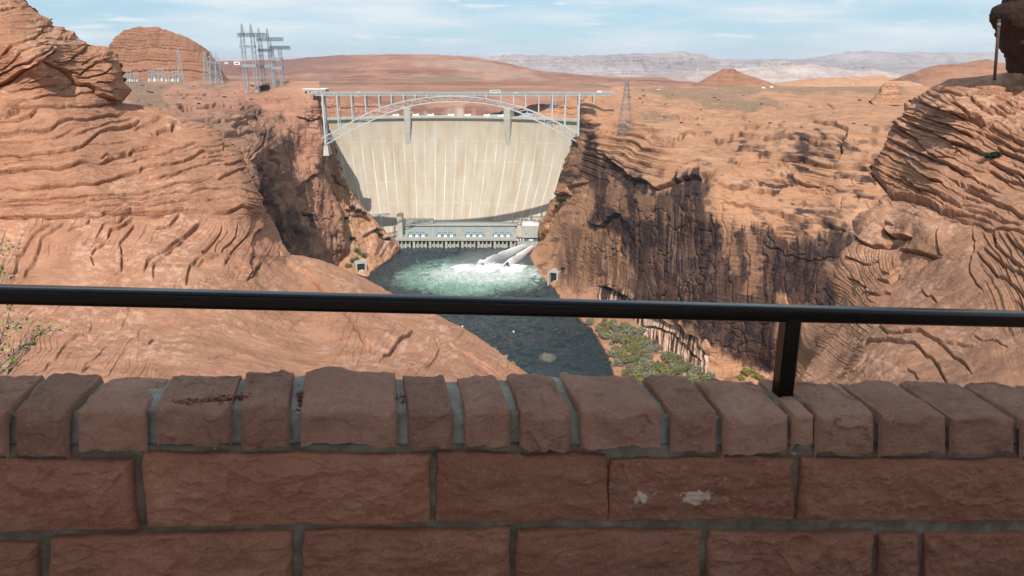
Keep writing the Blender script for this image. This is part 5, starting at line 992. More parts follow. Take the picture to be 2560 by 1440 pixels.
o = b.build('rock_crumbs', cm); o['kind'] = 'stuff'; tag(o, 'red sandstone crumbs scattered on the coping stones', 'crumbs')

# handrail
t = NT('dark brown gloss paint'); v = t.obj((1, 1, 1)); n_ = t.noise(v, 30, 6, .6)
M['rail'] = t.done(t.ramp(n_, (.3, (.004, .0025, .002)), (.7, (.007, .0045, .004))), t.ramp(t.noise(v, 9, 5, .6), (.3, .16), (.7, .26)), t.bump(t.noise(v, 140, 4, .6), .0004, .6), spec=.22)
ra = WP(np.array(-3300.), np.array(655.0), .11); rb_ = WP(np.array(4100.), np.array(835.2), .11)
hr = empty('handrail', V3(WP(np.array(1955.), np.array(985.), .10)), 0, 'dark brown metal handrail on square posts above the stone parapet', 'handrail'); ho = np.array(hr.location)
d = (rb_-ra)/np.linalg.norm(rb_-ra); up = np.array([0, 0, 1.]); sidev = np.cross(d, up); sidev /= np.linalg.norm(sidev); up = np.cross(sidev, d)
prof = []; hw, hh_, rr = .0245, .0245, .013
for cx_, cy_, a0 in ((1, 1, 0), (-1, 1, 90), (-1, -1, 180), (1, -1, 270)):
    for k in range(7): a = R(a0+15*k); prof.append((cx_*(hw-rr)+math.cos(a)*rr, cy_*(hh_-rr)+math.sin(a)*rr))
vs = np.array([[p+sidev*u+up*v_ for u, v_ in prof] for p in (ra, rb_)]); k = len(prof)
b = MB(); b.add((vs-ho).reshape(-1, 3), [(i, (i+1) % k, k+(i+1) % k, k+i) for i in range(k)]+[tuple(range(k))[::-1], tuple(range(k, 2*k))]); o = b.build('rail', M['rail'], hr, smooth=True)
pt = WP(np.array(1955.), np.array(800.), .11); pb = WP(np.array(1953.), np.array(1010.), .11)
b = MB(); w_ = .0255; prof2 = [(x*1.0, y) for x, y in [(a*w_*2, c_*w_*2) for a, c_ in ((-.5, -.42), (-.42, -.5), (.42, -.5), (.5, -.42), (.5, .42), (.42, .5), (-.42, .5), (-.5, .42))]]
hz = np.array([1, .12, 0])/math.hypot(1, .12); hn = np.array([-.12, 1, 0])/math.hypot(1, .12)
b.add([(pb+hz*u+hn*v_-ho) for u, v_ in prof2]+[(np.array([pb[0], pb[1], pt[2]+.012])+hz*u+hn*v_-ho) for u, v_ in prof2], [(i, (i+1) % 8, 8+(i+1) % 8, 8+i) for i in range(8)]); b.build('post', M['rail'], hr)
b = MB(); b.add([(np.array([pb[0], pb[1], pb[2]+.012+.020*k])+hz*u*(2.6-.9*k)+hn*v_*(2.6-.9*k)-hn*.0-ho) for k in (0, 1) for u, v_ in prof2], [(i, (i+1) % 8, 8+(i+1) % 8, 8+i) for i in range(8)]+[tuple(range(8, 16))]); b.build('post_base', M['mortar'], hr)

p2 = WP(np.array(-1150.), np.array(707.4), .11); p2b = np.array([p2[0], p2[1], p2[2]-.33])
b = MB(); b.add([(q+hz*u+hn*v_-ho) for q in (p2b, p2) for u, v_ in prof2], [(i, (i+1) % 8, 8+(i+1) % 8, 8+i) for i in range(8)]); b.build('post', M['rail'], hr)
# the rock that falls away in front of the parapet, down to the canyon rim
gx, gy = np.meshgrid(np.linspace(-46, 46, 150), np.concatenate([np.linspace(-22, 2.2, 20), np.linspace(2.5, 25, 70), np.linspace(25.5, 40, 20)]))
gz = np.where(gy < 2.4, -1.95, -.455*gy-.9*sstep(12, 3, gy))+.14*fbm(gx/4, gy/4, gx*0, 4, 871)*sstep(3, 8, gy)-235*sstep(25, 39, gy)**1.3
o = mesh_np('rock_slope', np.stack([gx, gy, gz], -1).reshape(-1, 3), gridquads(*gx.shape)[:, ::-1], M['rock_near'], attrs={k: np.zeros(gx.shape) for k in ('stain', 'pale', 'veg', 'bed', 'bedw')}); o['kind'] = 'structure'
# shelter over the viewpoint (its roof shades the wall), and the paved floor underfoot
FLZ = -1.72
t = NT('floor concrete'); v = t.obj((1, 1, 1)); M['floor'] = t.done(t.ramp(t.noise(v, 3, 8, .65), (.3, (.22, .16, .125)), (.7, (.31, .235, .195))), .9, t.bump(t.noise(v, 40, 6, .7), .004, .8))
b = MB(); b.box((0, -9.2, FLZ-.1), (30, 22.0, .2)); o = b.build('overlook_floor', M['floor']); o['kind'] = 'structure'
t = NT('brown timber'); v = t.obj((1, 1, 14)); M['timber'] = t.done(t.ramp(t.noise(t.obj((.6, 6, 6)), 2, 6, .6), (.3, (.07, .045, .030)), (.7, (.12, .08, .055))), .8, None)
sh = empty('shelter', (0, -3.5, FLZ), 0, 'timber roofed stone shelter over the overlook', 'shelter')
b = MB(); b.box((0, .95, 4.3), (15, 3.3, .22)); b.build('roof', M['timber'], sh)
for xx in (-6.8, 6.8):
    for yy in (-.3, 2.2): b = MB(); b.box((xx, yy, 2.09), (.5, .5, 4.18)); b.build('post', M['wall_stone'], sh)
for yy in (-.3, 2.2): b = MB(); b.box((0, yy-.02, 4.09), (13.1, .18, .2)); b.build('beam', M['timber'], sh)

# boulder and metal post on the right skyline
t = NT('dark brown sandstone'); v = t.obj((1, 1, 1)); c = t.ramp(t.noise(v, .9, 7, .65), (.32, (.030, .017, .013)), (.55, (.055, .032, .024)), (.75, (.11, .065, .045)))
M['dark_rock'] = t.done(c, .9, t.bump(t.noise(v, 2.2, 9, .7), .25, 1), spec=.15)  # near-black brown over the whole boulder
BPTS = [(2492, 60), (2489, 50), (2490, 34), (2500, 16), (2515, 4), (2522, -25), (2540, -60), (2580, -80), (2640, -80), (2680, 40), (2670, 186), (2600, 184), (2541, 181), (2548, 165), (2546, 146), (2534, 134), (2522, 118), (2520, 98), (2505, 82)]
c0 = np.array([2600, 40.]); Yb = 46.0; ang = np.linspace(0, 2*math.pi, 180, endpoint=False); rad = []
pp = np.array(BPTS+BPTS[:1], float)
for a in ang:
    dx, dy = math.cos(a), math.sin(a); best = 0
    for p, q in zip(pp[:-1], pp[1:]):
        M2 = np.array([[dx, -(q-p)[0]], [dy, -(q-p)[1]]]); dt = np.linalg.det(M2)
        if abs(dt) < 1e-9: continue
        s_ = np.linalg.solve(M2, p-c0)
        if s_[0] > 0 and -.001 <= s_[1] <= 1.001: best = max(best, s_[0])
    rad.append(best)
rad = np.array(rad); nr = 60; ts = np.linspace(-1, 1, nr); Vb = np.zeros((nr, len(ang), 3))
for j, s_ in enumerate(ts):
    k_ = (1-abs(s_)**2.6)**.5; px = c0[0]+rad*k_*np.cos(ang); py = c0[1]+rad*k_*np.sin(ang); p = PY(px, py, Yb); p[:, 1] += s_*1.9; nn_ = fbm(p[:, 0]*.9, p[:, 1]*.9, p[:, 2]*.9, 5, 851); p += (p-PY(c0[0], c0[1], Yb))*(.05*nn_*min(1, (1-abs(s_))*2.5))[:, None]; p[:, 1] += .5*nn_; Vb[j] = p
bc = PY(2600, 184, Yb); i = np.arange(nr*len(ang)).reshape(nr, -1); q = np.stack([i[:-1], np.roll(i, -1, 1)[:-1], np.roll(i, -1, 1)[1:], i[1:]], -1).reshape(-1, 4)
o = mesh_np('boulder', (Vb-bc).reshape(-1, 3), q, M['dark_rock']); o.location = V3(bc); tag(o, 'dark brown overhanging boulder at the right edge of the skyline', 'boulder')
t = NT('rusty steel'); M['rust'] = t.done(t.ramp(t.noise(t.obj((1, 1, 1)), 9, 6, .6), (.3, (.045, .025, .020)), (.7, (.10, .05, .035))), .7)
p0, p1 = PY(2488, 190, 38.5), PY(2498, 48, 38.5); mp_ = empty('metal_post', V3(p0), 0, 'thin rusty metal post leaning beside the dark boulder', 'post')
b = MB(); b.tube([(0, 0, -.2), V3(p1-p0)], [.07, .07], 10); b.build('pole', M['rust'], mp_, True); w0 = (p1-p0)*.88; b = MB(); b.tube([V3(w0), V3(w0+(p1-p0)*.05)], .085, 10); b.build('collar', M['galv_d'], mp_, True)
# ------------------------------------------------------------------ pylons, switchyard, buildings, vehicles
def lattice(b, base, w, d, h, tw, td, n, r, mi=0, rl=None):
    """four legged lattice mast with bracing, from base size (w, d) to top size (tw, td)"""
    x0, y0, z0 = base; rl = rl or r*1.6
    def c(k, s):
        a, e = w/2+(tw-w)/2*s, d/2+(td-d)/2*s; return (x0+(-a if k in (0, 3) else a), y0+(-e if k < 2 else e), z0+h*s)
    for i in range(n):
        s0, s1 = i/n, (i+1)/n
        for k in range(4):
            b.beam(c(k, s0), c(k, s1), rl, None, mi); kk = (k+1) % 4; b.beam(c(k, s1), c(kk, s1), r, None, mi); b.beam(c(k, s0), c(kk, s1), r, None, mi)
            if i % 2: b.beam(c(kk, s0), c(k, s1), r, None, mi)
def px2m(n, Y): return n/FPX*Y
def big_tower(px, pyb, pyt, wpx, Y, label, arms, spires, name='pylon'):
    p = PY(px, pyb, Y); H = float(PY(px, pyt, Y)[2]-p[2]); w = px2m(wpx, Y)
    e = empty(name, V3(p), 0, label, 'pylon', 'large pylons on the left canyon rim')
    for sx in (-1, 1): b = MB(); lattice(b, (sx*w*.36, 0, 0), w*.24, 5, H, w*.22, 4, 11, .18, 0, .48); b.build('mast', M['galv'], e)
    for k, (y0, l, r, th) in enumerate(arms):
        z = float(PY(px, y0, Y)[2]-p[2]); t_ = px2m(th, Y); b = MB(); xl_, xr_ = px2m(l, Y), px2m(r, Y); n = 9
        for yy in (-3.5, 3.5):
            for zz_ in (-t_/2, t_/2): b.beam((xl_, yy, z+zz_), (xr_, yy, z+zz_), .6)
            for q in range(n): b.beam((xl_+(xr_-xl_)*q/n, yy, z-t_/2), (xl_+(xr_-xl_)*(q+1)/n, yy, z+t_/2), .5); b.beam((xl_+(xr_-xl_)*q/n, yy, z+t_/2), (xl_+(xr_-xl_)*(q+1)/n, yy, z-t_/2), .5)
        for q in range(n+1):
            xx = xl_+(xr_-xl_)*q/n; b.beam((xx, -3.5, z), (xx, 3.5, z), .6); b.beam((xx, -3.5, z-t_/2), (xx, -3.5, z-t_/2-2.2), .35)
        b.build('crossarm', M['galv_d'] if k == 0 else M['galv'], e)
    for sx in spires:
        b = MB(); z = float(PY(px, arms[0][0], Y)[2]-p[2]); lattice(b, (px2m(sx, Y), 0, z), 3.0, 3.0, px2m(25, Y), .8, .8, 4, .35, 0, .6); b.build('spire', M['galv'], e)
    for sx in (-1, 1): b = MB(); b.box((sx*w*.36, -2.5, .8), (2.4, 2.4, 1.6)); b.build('footing', M['conc'], e)
    return e
big_tower(631, 229, 86, 34, 985, 'tallest lattice pylon with wide dark crossarm, left of the three on the rim', [(87, -21, 46, 7), (116, -19, 17, 5), (164, -17, 17, 4)], (-11, 10))
big_tower(672, 226, 98, 30, 1010, 'middle lattice pylon of the three on the rim, partly behind the tallest', [(98, -17, 44, 7), (125, -16, 16, 5), (165, -15, 16, 4)], (-12, 8))
big_tower(698, 228, 119, 26, 1000, 'shortest lattice pylon on the rim with crossarm reaching right', [(119, -12, 34, 7), (147, -12, 13, 5), (170, -12, 13, 4)], ())
def mast(px, pyb, pyt, Y, wb, wt_, label, arm=None, mat='galv_l', group=None, r=.2, n=9):
    p = PY(px, pyb, Y); H = float(PY(px, pyt, Y)[2]-p[2]); e = empty('lattice_tower', V3(p), .2, label, 'lattice tower', group)
    b = MB(); lattice(b, (0, 0, 0), px2m(wb, Y), px2m(wb, Y)*.7, H, px2m(wt_, Y), px2m(wt_, Y)*.7, n, r, 0, r*1.7); b.build('mast', M[mat], e)
    if arm:
        b = MB()
        for f in arm: z = H*f[0]; hw_ = px2m(f[1], Y); b.beam((-hw_, 0, z), (hw_, 0, z), r*2.2); b.beam((-hw_, 0, z), (0, 0, z+H*.05), r*1.4); b.beam((hw_, 0, z), (0, 0, z+H*.05), r*1.4)
        b.build('crossarm', M[mat], e)
    return e
g = 'lattice towers in the switchyard'
mast(455, 205, 120, 1260, 12, 2, 'slender lattice tower rising from the switchyard in front of the butte', [(.62, 7)], 'galv', g, .26)
mast(520, 210, 128, 1180, 18, 3, 'left leg of the tall lattice towers right of the switchyard', [(.7, 9)], 'galv', g, .26)
mast(536, 212, 127, 1175, 20, 3, 'middle lattice tower beside the right flank of the butte', [(.66, 10), (.82, 8)], 'galv', g, .26)
mast(549, 213, 132, 1170, 18, 3, 'right lattice tower beside the right flank of the butte', [(.68, 8)], 'galv', g, .26)
mast(1562, 342, 205, 840, 36, 6, 'grey lattice tower standing on the right canyon rim below the road', [(.72, 12), (.86, 9)], 'galv_d', None, .20, 10)
mast(1381, 288, 252, 1255, 20, 9, 'squat lattice tower behind the dam crest near its right end', [(.98, 7)], 'galv', None, .3, 4)
mast(1742, 200, 170, 2600, 9, 2, 'tiny lattice tower on the plain far beyond the right rim', [(.8, 5)], 'galv_l', None, .5, 5)
# switchyard gantries and equipment behind the left hill
gan = None; gl = 'switchyard equipment on the left plateau'
for px, lb in ((322, 'white switchyard gantry nearest the left hill'), (340, 'white switchyard gantry second from the left hill'), (382, 'switchyard gantry left of the middle of the yard'), (398, 'switchyard gantry at the middle of the yard'), (424, 'switchyard gantry right of the middle of the yard'), (442, 'switchyard gantry at the right end of the yard')):
    if gan is None:
        gan = empty('switchyard_gantry'); b = MB()
        for xx in (-7, 0, 7): lattice(b, (xx, 0, 0), 1.6, 1.6, 19, .9, .9, 5, .18, 0, .34); b.beam((xx, 0, 19), (xx, 0, 25), .3)
        for z in (12, 18.6): b.beam((-7, 0, z), (7, 0, z), .5); b.beam((-7, 1, z+1), (7, 1, z+1), .4)
        b.build('frame', M['galv'], gan)
        for xx in (-5, 0, 5): b = MB(); b.box((xx, -3, 2), (3.4, 2.6, 4)); b.box((xx, -3, 4.6), (2, 1.6, 1.2)); b.tube([(xx, -3, 5), (xx, -3, 8)], .25, 6); b.build('equipment_cabinet', M['galv_l'] if xx else M['steel_b'], gan)
        o = gan
    else: o = copy_tree(gan)
    o.location = V3(PY(px, 204, 1275)); o.rotation_euler.z = R((px*7) % 30-15); s_ = .8+.2*((px*13) % 5)/4; o.scale = (s_, s_, s_*(.8+.35*((px*7) % 4)/3)); tag(o, lb, 'gantry', gl)
def building(name, px0, px1, pyb, pyt, Y, D, label, mat='conc', win=3):
    p = PY(px0, pyb, Y); wdt = float(PY(px1, pyb, Y)[0]-p[0]); H = float(PY(px0, pyt, Y)[2]-p[2])
    e = empty(name, V3(p), 0, label, 'building'); b = MB(); b.box((wdt/2, D/2, H*.44), (wdt, D, H*.88)); b.build('wall', M[mat], e); b = MB(); b.box((wdt/2, D/2, H*.94), (wdt+2, D+2, H*.12)); b.build('roof', M['white'] if mat == 'conc' else M[mat], e)
    for k in range(win): b = MB(); b.box((wdt*(k+.5)/win, -.06, H*.42), (wdt/win*.55, .2, H*.34)); b.build('window', M['glass_shade'], e)
    return e
vc = building('visitor_centre', 760, 813, 238, 222, 952, 22, 'low flat roofed pale building at the left end of the bridge', 'conc', 5)
building('office_building', 722, 745, 222, 213, 1080, 14, 'small cream building behind the pylons on the left rim', 'conc', 2)
building('utility_shed', 585, 600, 162, 154, 3600, 20, 'tiny white building on the far plain left of the pylons', 'white', 1)
building('utility_shed', 562, 570, 160, 155, 3650, 16, 'smaller tiny white building on the far plain at the left', 'white', 1)
# vehicles
def veh_mat(name, c): t = NT(name); return t.done(c, .35, None, spec=.5)
M['tyre'] = veh_mat('tyre rubber', (.015, .015, .015)); M['carglass'] = veh_mat('car glass', (.02, .025, .03))
CARC = {'white': (.72, .72, .71), 'silver': (.45, .47, .48), 'dark': (.05, .055, .06), 'red': (.35, .04, .03)}
for k, v in CARC.items(): M['car_'+k] = veh_mat(k+' car paint', v)
def car_mesh(kind):
    L_, H, Wd = {'car': (4.6, 1.5, 1.85), 'pickup': (5.6, 1.9, 2.0), 'bus': (12.5, 3.5, 2.6), 'van': (6.2, 2.7, 2.2)}[kind]
    if kind == 'car': pr = [(-.5, .22), (-.5, .58), (-.42, .66), (-.26, .98), (.14, 1), (.28, .66), (.47, .58), (.5, .45), (.5, .22)]
    elif kind == 'pickup': pr = [(-.5, .25), (-.5, .6), (-.06, .6), (-.04, .98), (.16, 1), (.26, .62), (.48, .58), (.5, .45), (.5, .25)]
    elif kind == 'bus': pr = [(-.5, .12), (-.5, .96), (-.47, 1), (.45, 1), (.49, .9), (.5, .4), (.5, .12)]
    else: pr = [(-.5, .16), (-.5, .96), (-.47, 1), (.2, 1), (.3, .96), (.38, .6), (.49, .5), (.5, .16)]
    return L_, H, Wd, pr
def vehicle(kind, colr, loc, rz, label, group):
    L_, H, Wd, pr = car_mesh(kind); e = empty({'car': 'parked_car' if 'parked' in label else 'car', 'pickup': 'pickup_truck', 'bus': 'bus', 'van': 'van'}[kind], loc, rz, label, {'pickup': 'pickup truck'}.get(kind, kind), group)
    n = len(pr); b = MB(); b.add([(x*L_, -Wd/2, z*H) for x, z in pr]+[(x*L_, Wd/2, z*H) for x, z in pr], [tuple(range(n)), tuple(range(n, 2*n))[::-1]]+[(i, n+i, n+(i+1) % n, (i+1) % n) for i in range(n)]); b.build('body', M['car_'+colr], e)
    gx0, gx1, z0, z1 = {'car': (-.22, .16, .68, .93), 'pickup': (-.02, .15, .64, .93), 'bus': (-.45, .44, .5, .82), 'van': (.18, .32, .6, .88)}[kind]
    for s_ in (-1, 1): b = MB(); b.box(((gx0+gx1)/2*L_, s_*(Wd/2+.01), (z0+z1)/2*H), ((gx1-gx0)*L_, .03, (z1-z0)*H)); b.build('side_window', M['carglass'], e)
    for xx in (-.31, .31):
        for s_ in (-1, 1): b = MB(); rw = .34 if kind != 'bus' else .5; b.tube([(xx*L_, s_*(Wd/2-.2), rw), (xx*L_, s_*(Wd/2+.02), rw)], rw, 12); b.build('wheel', M['tyre'], e)
    return e
zr = zdk+.5
for kind, c_, px, yy, lb in (('bus', 'white', 1238, 933, 'white coach driving across the bridge'), ('car', 'white', 1290, 933, 'white car on the bridge just right of the coach'), ('pickup', 'silver', 1330, 934, 'silver pickup truck on the bridge well right of the coach'), ('car', 'white', 894, 934, 'white car on the left part of the bridge'), ('car', 'silver', 938, 934, 'silver car on the bridge right of the white car at the left'), ('van', 'white', 1500, 934, 'white van at the right end of the bridge')):
    vehicle(kind, c_, (bx(px), yy, zr), 0 if kind != 'car' else math.pi, lb, 'vehicles on the bridge')
for kind, c_, px, py, Y, lb in (('van', 'white', 1909, 222, 1330, 'white van parked on the right plateau road, left of the pair'), ('van', 'white', 1929, 220, 1330, 'white van parked on the right plateau road, right of the pair'), ('car', 'white', 2133, 212, 1480, 'white car beside a dark shrub on the far right plateau'), ('car', 'silver', 1790, 223, 1300, 'silver car alone on the plateau road left of the vans'), ('pickup', 'white', 1646, 226, 1210, 'white pickup truck on the road beyond the right end of the bridge'), ('car', 'dark', 1608, 228, 1180, 'dark car on the road beyond the right end of the bridge')):
    vehicle(kind, c_, V3(PY(px, py, Y)+np.array([0, 0, .4])), R((px*3) % 40-20), lb, 'vehicles on the right plateau')
# tunnel portals at the water's edge
def portal(px, py, Y, w, h, rz, label):
    e = empty('tunnel_portal', V3(PY(px, py, Y)), rz, label, 'tunnel portal', 'tunnel portals at the water'); b = MB()
    for s_ in (-1, 1): b.box((s_*(w/2+1.1), 6, h/2-1), (2.2, 16+4*(s_ < 0), h+2))
    b.box((0, 7, h+.8), (w+4.4, 15, 1.6)); b.build('concrete_frame', M['conc'], e)
    b = MB(); b.box((0, 8.2, h/2-1.2), (w, 14, h+.4)); b.build('shade_fill', M['glass_shade'], e); return e  # solid near-black box stands for the shade inside the tunnel
portal(903, 684, 937, 10, 13, R(20), 'dark square tunnel mouth with pale concrete frame on the left bank'); portal(1384, 710, 884, 9, 14, R(-28), 'dark tunnel mouth with pale concrete frame on the right bank')
# ------------------------------------------------------------------ plants
def leaf_mat(name, c1, c2):
    t = NT(name); c = t.ramp(t.noise(t.obj((1, 1, 1)), 6, 4, .6), (.3, c1), (.7, c2)); m = t.done(c, .7, None, spec=.2); return m
M['bush'] = [leaf_mat('olive shrub leaves', (.11, .10, .045), (.22, .20, .10)), leaf_mat('sage shrub leaves', (.15, .145, .095), (.28, .26, .175)), leaf_mat('green shrub leaves', (.13, .13, .035), (.27, .25, .08))]
M['dark_bush'] = leaf_mat('dark evergreen leaves', (.014, .022, .014), (.035, .05, .026)); M['twig'] = veh_mat('dry grey twig', (.22, .19, .17)); M['bark'] = veh_mat('brown stem', (.09, .065, .05))
def bush_proto(mat, seed, nleaf=900, ls=.085, label=None):
    r = np.random.default_rng(seed); e = empty('bush'); b = MB(); rr = random.Random(seed)
    lobes = [(rr.uniform(-.6, .6), rr.uniform(-.6, .6), rr.uniform(.35, .85), rr.uniform(.28, .5)) for _ in range(11)]
    vs, qs = [], []
    for k in range(nleaf):
        lx, ly, lz, lr = lobes[k % len(lobes)]; d = r.normal(size=3); d /= np.linalg.norm(d); p = np.array([lx, ly, lz])+d*lr*r.uniform(.55, 1.08)*np.array([1, 1, .8])
        if p[2] < .02: p[2] = .02+abs(p[2])*.3
        a = r.normal(size=3); a /= np.linalg.norm(a); c_ = np.cross(a, r.normal(size=3)); c_ /= np.linalg.norm(c_); s_ = ls*r.uniform(.7, 1.5)
        vs += [p-a*s_, p+c_*s_*.7, p+a*s_, p-c_*s_*.7]
    mesh_np('foliage', np.array(vs), np.arange(len(vs)).reshape(-1, 4), mat, e, smooth=False)
    for k in range(6): l = lobes[k]; b.tube([(0, 0, -.3), (l[0]*.5, l[1]*.5, l[2]*.5), (l[0], l[1], l[2])], [.05, .035, .015], 5)
    b.build('stems', M['bark'], e); return e
protos = [bush_proto(M['bush'][i], 40+i) for i in range(3)]+[bush_proto(M['dark_bush'], 50)]; used = [False]*4
CRW = [o for o in bpy.data.objects if o.name.startswith('canyon_') or o.name.startswith('layered') or o.name.startswith('desert_ground')]
bpy.context.view_layer.update()
def surf(px, py):
    d = Vector(V3(ray(px, py))).normalized(); best = None
    for o in CRW:
        ok, loc, nrm, idx = o.ray_cast(Vector((0, 0, 0)), d)
        if ok and (best is None or loc.length < best.length): best = loc.copy()
    return best
def bush(px, py, size, k, label, group):
    p = surf(px, py)
    if p is None: return
    if used[k]: o = copy_tree(protos[k])
    else: o = protos[k]; used[k] = True
    o.location = p; o.rotation_euler = (0, 0, random.uniform(0, 6.28)); s_ = size/1.0; o.scale = (s_*random.uniform(.9, 1.25), s_*random.uniform(.9, 1.25), s_*random.uniform(.75, 1.0)); tag(o, label, 'bush', group)
rb = random.Random(21); gB = 'bushes along the right river bank'
kinds = ['olive green bush', 'grey green bush', 'bright green bush']
n = 0
bank = [(1478, 775), (1600, 822), (1640, 865), (1720, 915), (1790, 952), (1700, 975), (1570, 965), (1538, 905), (1500, 838), (1466, 800)]
while n < 165:
    px, py = rb.uniform(1460, 1800), rb.uniform(770, 975)
    if inpoly(np.array([px]), np.array([py]), bank)[0] < 2: continue
    near = 'near the water' if inpoly(np.array([px]), np.array([py]), bank)[0] < 14 and px < 1560 else 'in the thicket below the streaked cliff'
    k = rb.choice([0, 0, 1, 1, 1, 2]); bush(px, py, rb.uniform(3.2, 7.0), k, kinds[k]+' '+near+' on the right bank', gB); n += 1
for px, py, s_, lb in ((1870, 938, 6, 'green bush at the foot of the dark cliff just left of the handrail post'), (1895, 948, 5, 'bush against the cliff foot touching the handrail post'), (1850, 950, 4, 'small bush at the cliff foot left of the handrail post'), (1410, 785, 0, '')):
    if s_: bush(px, py, s_, 2, lb, gB)
gL = 'dark shrubs on the slope left of the dam'
for px, py, s_, k, lb in ((878, 525, 6.5, 3, 'dark shrub clump highest on the slope left of the dam'), (895, 532, 7, 3, 'dark shrub clump in the upper band on the left slope, right of the highest'), (908, 538, 5, 3, 'small dark shrub at the right end of the upper band'), (866, 548, 4, 3, 'small dark shrub under the upper band beside the cliff edge'), (938, 580, 7, 3, 'rounded dark tree like shrub above the dark talus by the powerhouse'), (950, 592, 6, 3, 'dark shrub just below the rounded one by the powerhouse'), (968, 600, 6, 3, 'dark shrub on the talus next to the powerhouse'), (882, 600, 5, 3, 'dark shrub halfway down the slope at the cliff edge'),
                      (893, 628, 5, 0, 'olive shrub above the left tunnel mouth, upper one'), (905, 640, 6, 0, 'olive shrub directly above the left tunnel mouth'), (884, 655, 6, 0, 'olive shrub left of the left tunnel mouth'), (872, 668, 5, 0, 'olive shrub at the water left of the tunnel mouth'), (906, 490, 4, 3, 'lone dark shrub against the dam edge on the left')):
    bush(px, py, s_, k, lb, gL)
for px, py, s_, lb in ((1402, 505, 6, 'dark vegetation hanging in the notch beside the dam, upper clump'), (1396, 520, 6, 'dark vegetation in the notch beside the dam, lower clump'), (1358, 590, 4, 'dark shrub beside the service building'), (1410, 674, 4, 'green shrub on the rock right of the tunnel mouth')):
    bush(px, py, s_, 3, lb, 'shrubs on the right canyon wall')
for px, py, s_, lb in ((650, 220, 6, 'dark green tree under the pylons, left of the group'), (664, 219, 7, 'dark green tree under the pylons, middle of the group'), (708, 224, 5, 'dark green tree right of the pylons, left one of two'), (722, 226, 5, 'dark green tree right of the pylons beside the low building')):
    p = PY(px, py+6, 1000); o = copy_tree(protos[3]); o.location = V3(p); o.scale = (s_*.9, s_*.9, s_*.9); tag(o, lb, 'tree', 'trees under the pylons'); o.name = 'tree'
bush(2480, 398, .42, 3, 'small green shrub growing in a crack of the layered outcrop', None); bush(2488, 392, .34, 3, 'tiny shrub beside the small green shrub on the layered outcrop', None)
bush(2145, 212, 3.5, 3, 'dark shrub beside the white car on the far right plateau', None)
for n_, (xa, xb, ya, yb, side) in ((40, (335, 640, 214, 290, 'left')), (26, (1560, 2220, 236, 320, 'right'))):
    for k in range(n_):
        px, py = rb.uniform(xa, xb), rb.uniform(ya, yb); p = surf(px, py)
        if p is None or p.y < 300: continue
        o = copy_tree(protos[1 if k % 3 else 3]); o.location = p; o.name = 'scrub_bush'; s_ = rb.uniform(.7, 1.8)*p.y/800; o.scale = (s_*1.3, s_*1.3, s_*.7); o.rotation_euler = (0, 0, rb.uniform(0, 6)); tag(o, 'small '+('grey green' if k % 3 else 'dark')+' scrub bush dotted over the '+side+' plateau', 'bush', 'scrub on the plateaus')
# near shrub at the left edge, behind the handrail
M['leaf_n'] = leaf_mat('small green leaves', (.10, .16, .03), (.26, .30, .07)); M['leaf_y'] = leaf_mat('yellowing leaves', (.40, .30, .06), (.50, .36, .10))
sp = PY(-60, 985, 3.6); shb = empty('shrub', V3(sp), 0, 'sparse green shrub with grey twigs at the left edge behind the handrail', 'shrub'); rs = random.Random(3); tw_, lv, ly = MB(), [], []
def twig(p, q, r, bow):
    m = (p+q)/2+Vector((rs.gauss(0, bow), rs.gauss(0, bow), rs.gauss(0, bow))); n_ = 7; pts = []
    for i in range(n_+1): t_ = i/n_; pts.append(p*(1-t_)**2+m*2*t_*(1-t_)+q*t_**2+Vector((rs.gauss(0, .003), rs.gauss(0, .003), rs.gauss(0, .003)))*(0 < i < n_))
    tw_.tube(pts, [r*(1-.55*i/n_) for i in range(n_+1)], 5); return pts
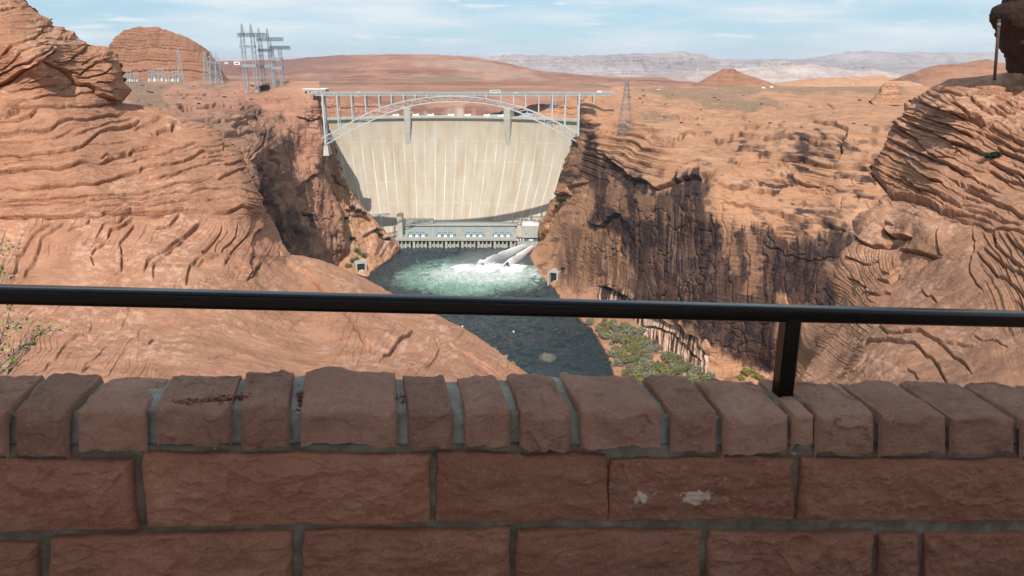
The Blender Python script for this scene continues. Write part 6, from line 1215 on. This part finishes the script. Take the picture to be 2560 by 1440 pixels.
for tx, ty, rad, nl in ((14, 578, 30, 46), (-14, 528, 30, 30), (8, 655, 22, 14), (-6, 700, 26, 16), (22, 782, 40, 60), (-16, 822, 36, 44), (66, 846, 32, 40), (128, 812, 20, 22), (34, 872, 26, 34), (88, 822, 20, 12), (-30, 770, 40, 40), (6, 910, 24, 16)):
    tg = Vector(V3(PY(tx, ty, 3.6+rs.uniform(-.15, .15))-sp)); pts = twig(Vector((rs.gauss(0, .03), rs.gauss(0, .03), 0)), tg, .0050, .05); rr_ = rad/FPX*3.6
    for k in range(max(4, nl//6)):
        s0 = pts[rs.choice([4, 5, 6, 7])]; e_ = tg+Vector((rs.gauss(0, 1), rs.gauss(0, 1), rs.gauss(0, .9)))*rr_*.75; tp_ = twig(s0, e_, .0020, .012)
        for _ in range(6):
            if rs.random() < .9: (lv if rs.random() < .86 else ly).append((rs.choice(tp_[3:])+Vector((rs.gauss(0, .007), rs.gauss(0, .007), rs.gauss(0, .007))), rs.uniform(.007, .013)))
tw_.build('twigs', M['twig'], shb)
for nm, ls_, mt in (('leaves', lv, M['leaf_n']), ('yellow_leaves', ly, M['leaf_y'])):
    vs = []
    for p, s_ in ls_:
        a = Vector((rs.gauss(0, 1), rs.gauss(0, 1), rs.gauss(0, 1))).normalized(); c_ = a.cross(Vector((rs.gauss(0, 1), rs.gauss(0, 1), rs.gauss(0, 1)))).normalized()
        vs += [p-a*s_*.2, p+a*s_*.7+c_*s_*.6, p+a*s_*1.8, p+a*s_*.7-c_*s_*.6]
    if vs: mesh_np(nm, np.array([tuple(x) for x in vs]), np.arange(len(vs)).reshape(-1, 4), mt, shb, smooth=False)
# small white buoys on the river
bo = None
for px, py, lb in ((1156, 817, 'tiny white buoy on the river nearest the left hill'), (1284, 830, 'tiny white buoy in the middle of the river'), (1388, 827, 'tiny white buoy on the river nearest the right bank')):
    if bo is None:
        b = MB(); b.tube([(0, 0, -.4), (0, 0, .2), (0, 0, .8), (0, 0, 1.1), (0, 0, 1.9)], [.7, 1.0, .8, .25, .15], 12); bo = b.build('buoy', M['white'], None, True); o = bo
    else: o = bo.copy(); COL.objects.link(o)
    o.location = V3(PZ(px, py, WZ)); tag(o, lb, 'buoy', 'buoys on the river')
# ------------------------------------------------------------------ air
HAZE = 2.2e-5
t = NT('haze'); t.t.nodes.remove(t.b); pv = t.n('ShaderNodeVolumePrincipled', {'Density': HAZE, 'Color': (.80, .88, 1.0, 1), 'Anisotropy': .0}); t.t.links.new(pv.outputs[0], t.out.inputs['Volume'])
b = MB(); b.box((0, 19000, 60), (70000, 42000, 680)); o = b.build('haze', t.mat); o['kind'] = 'stuff'
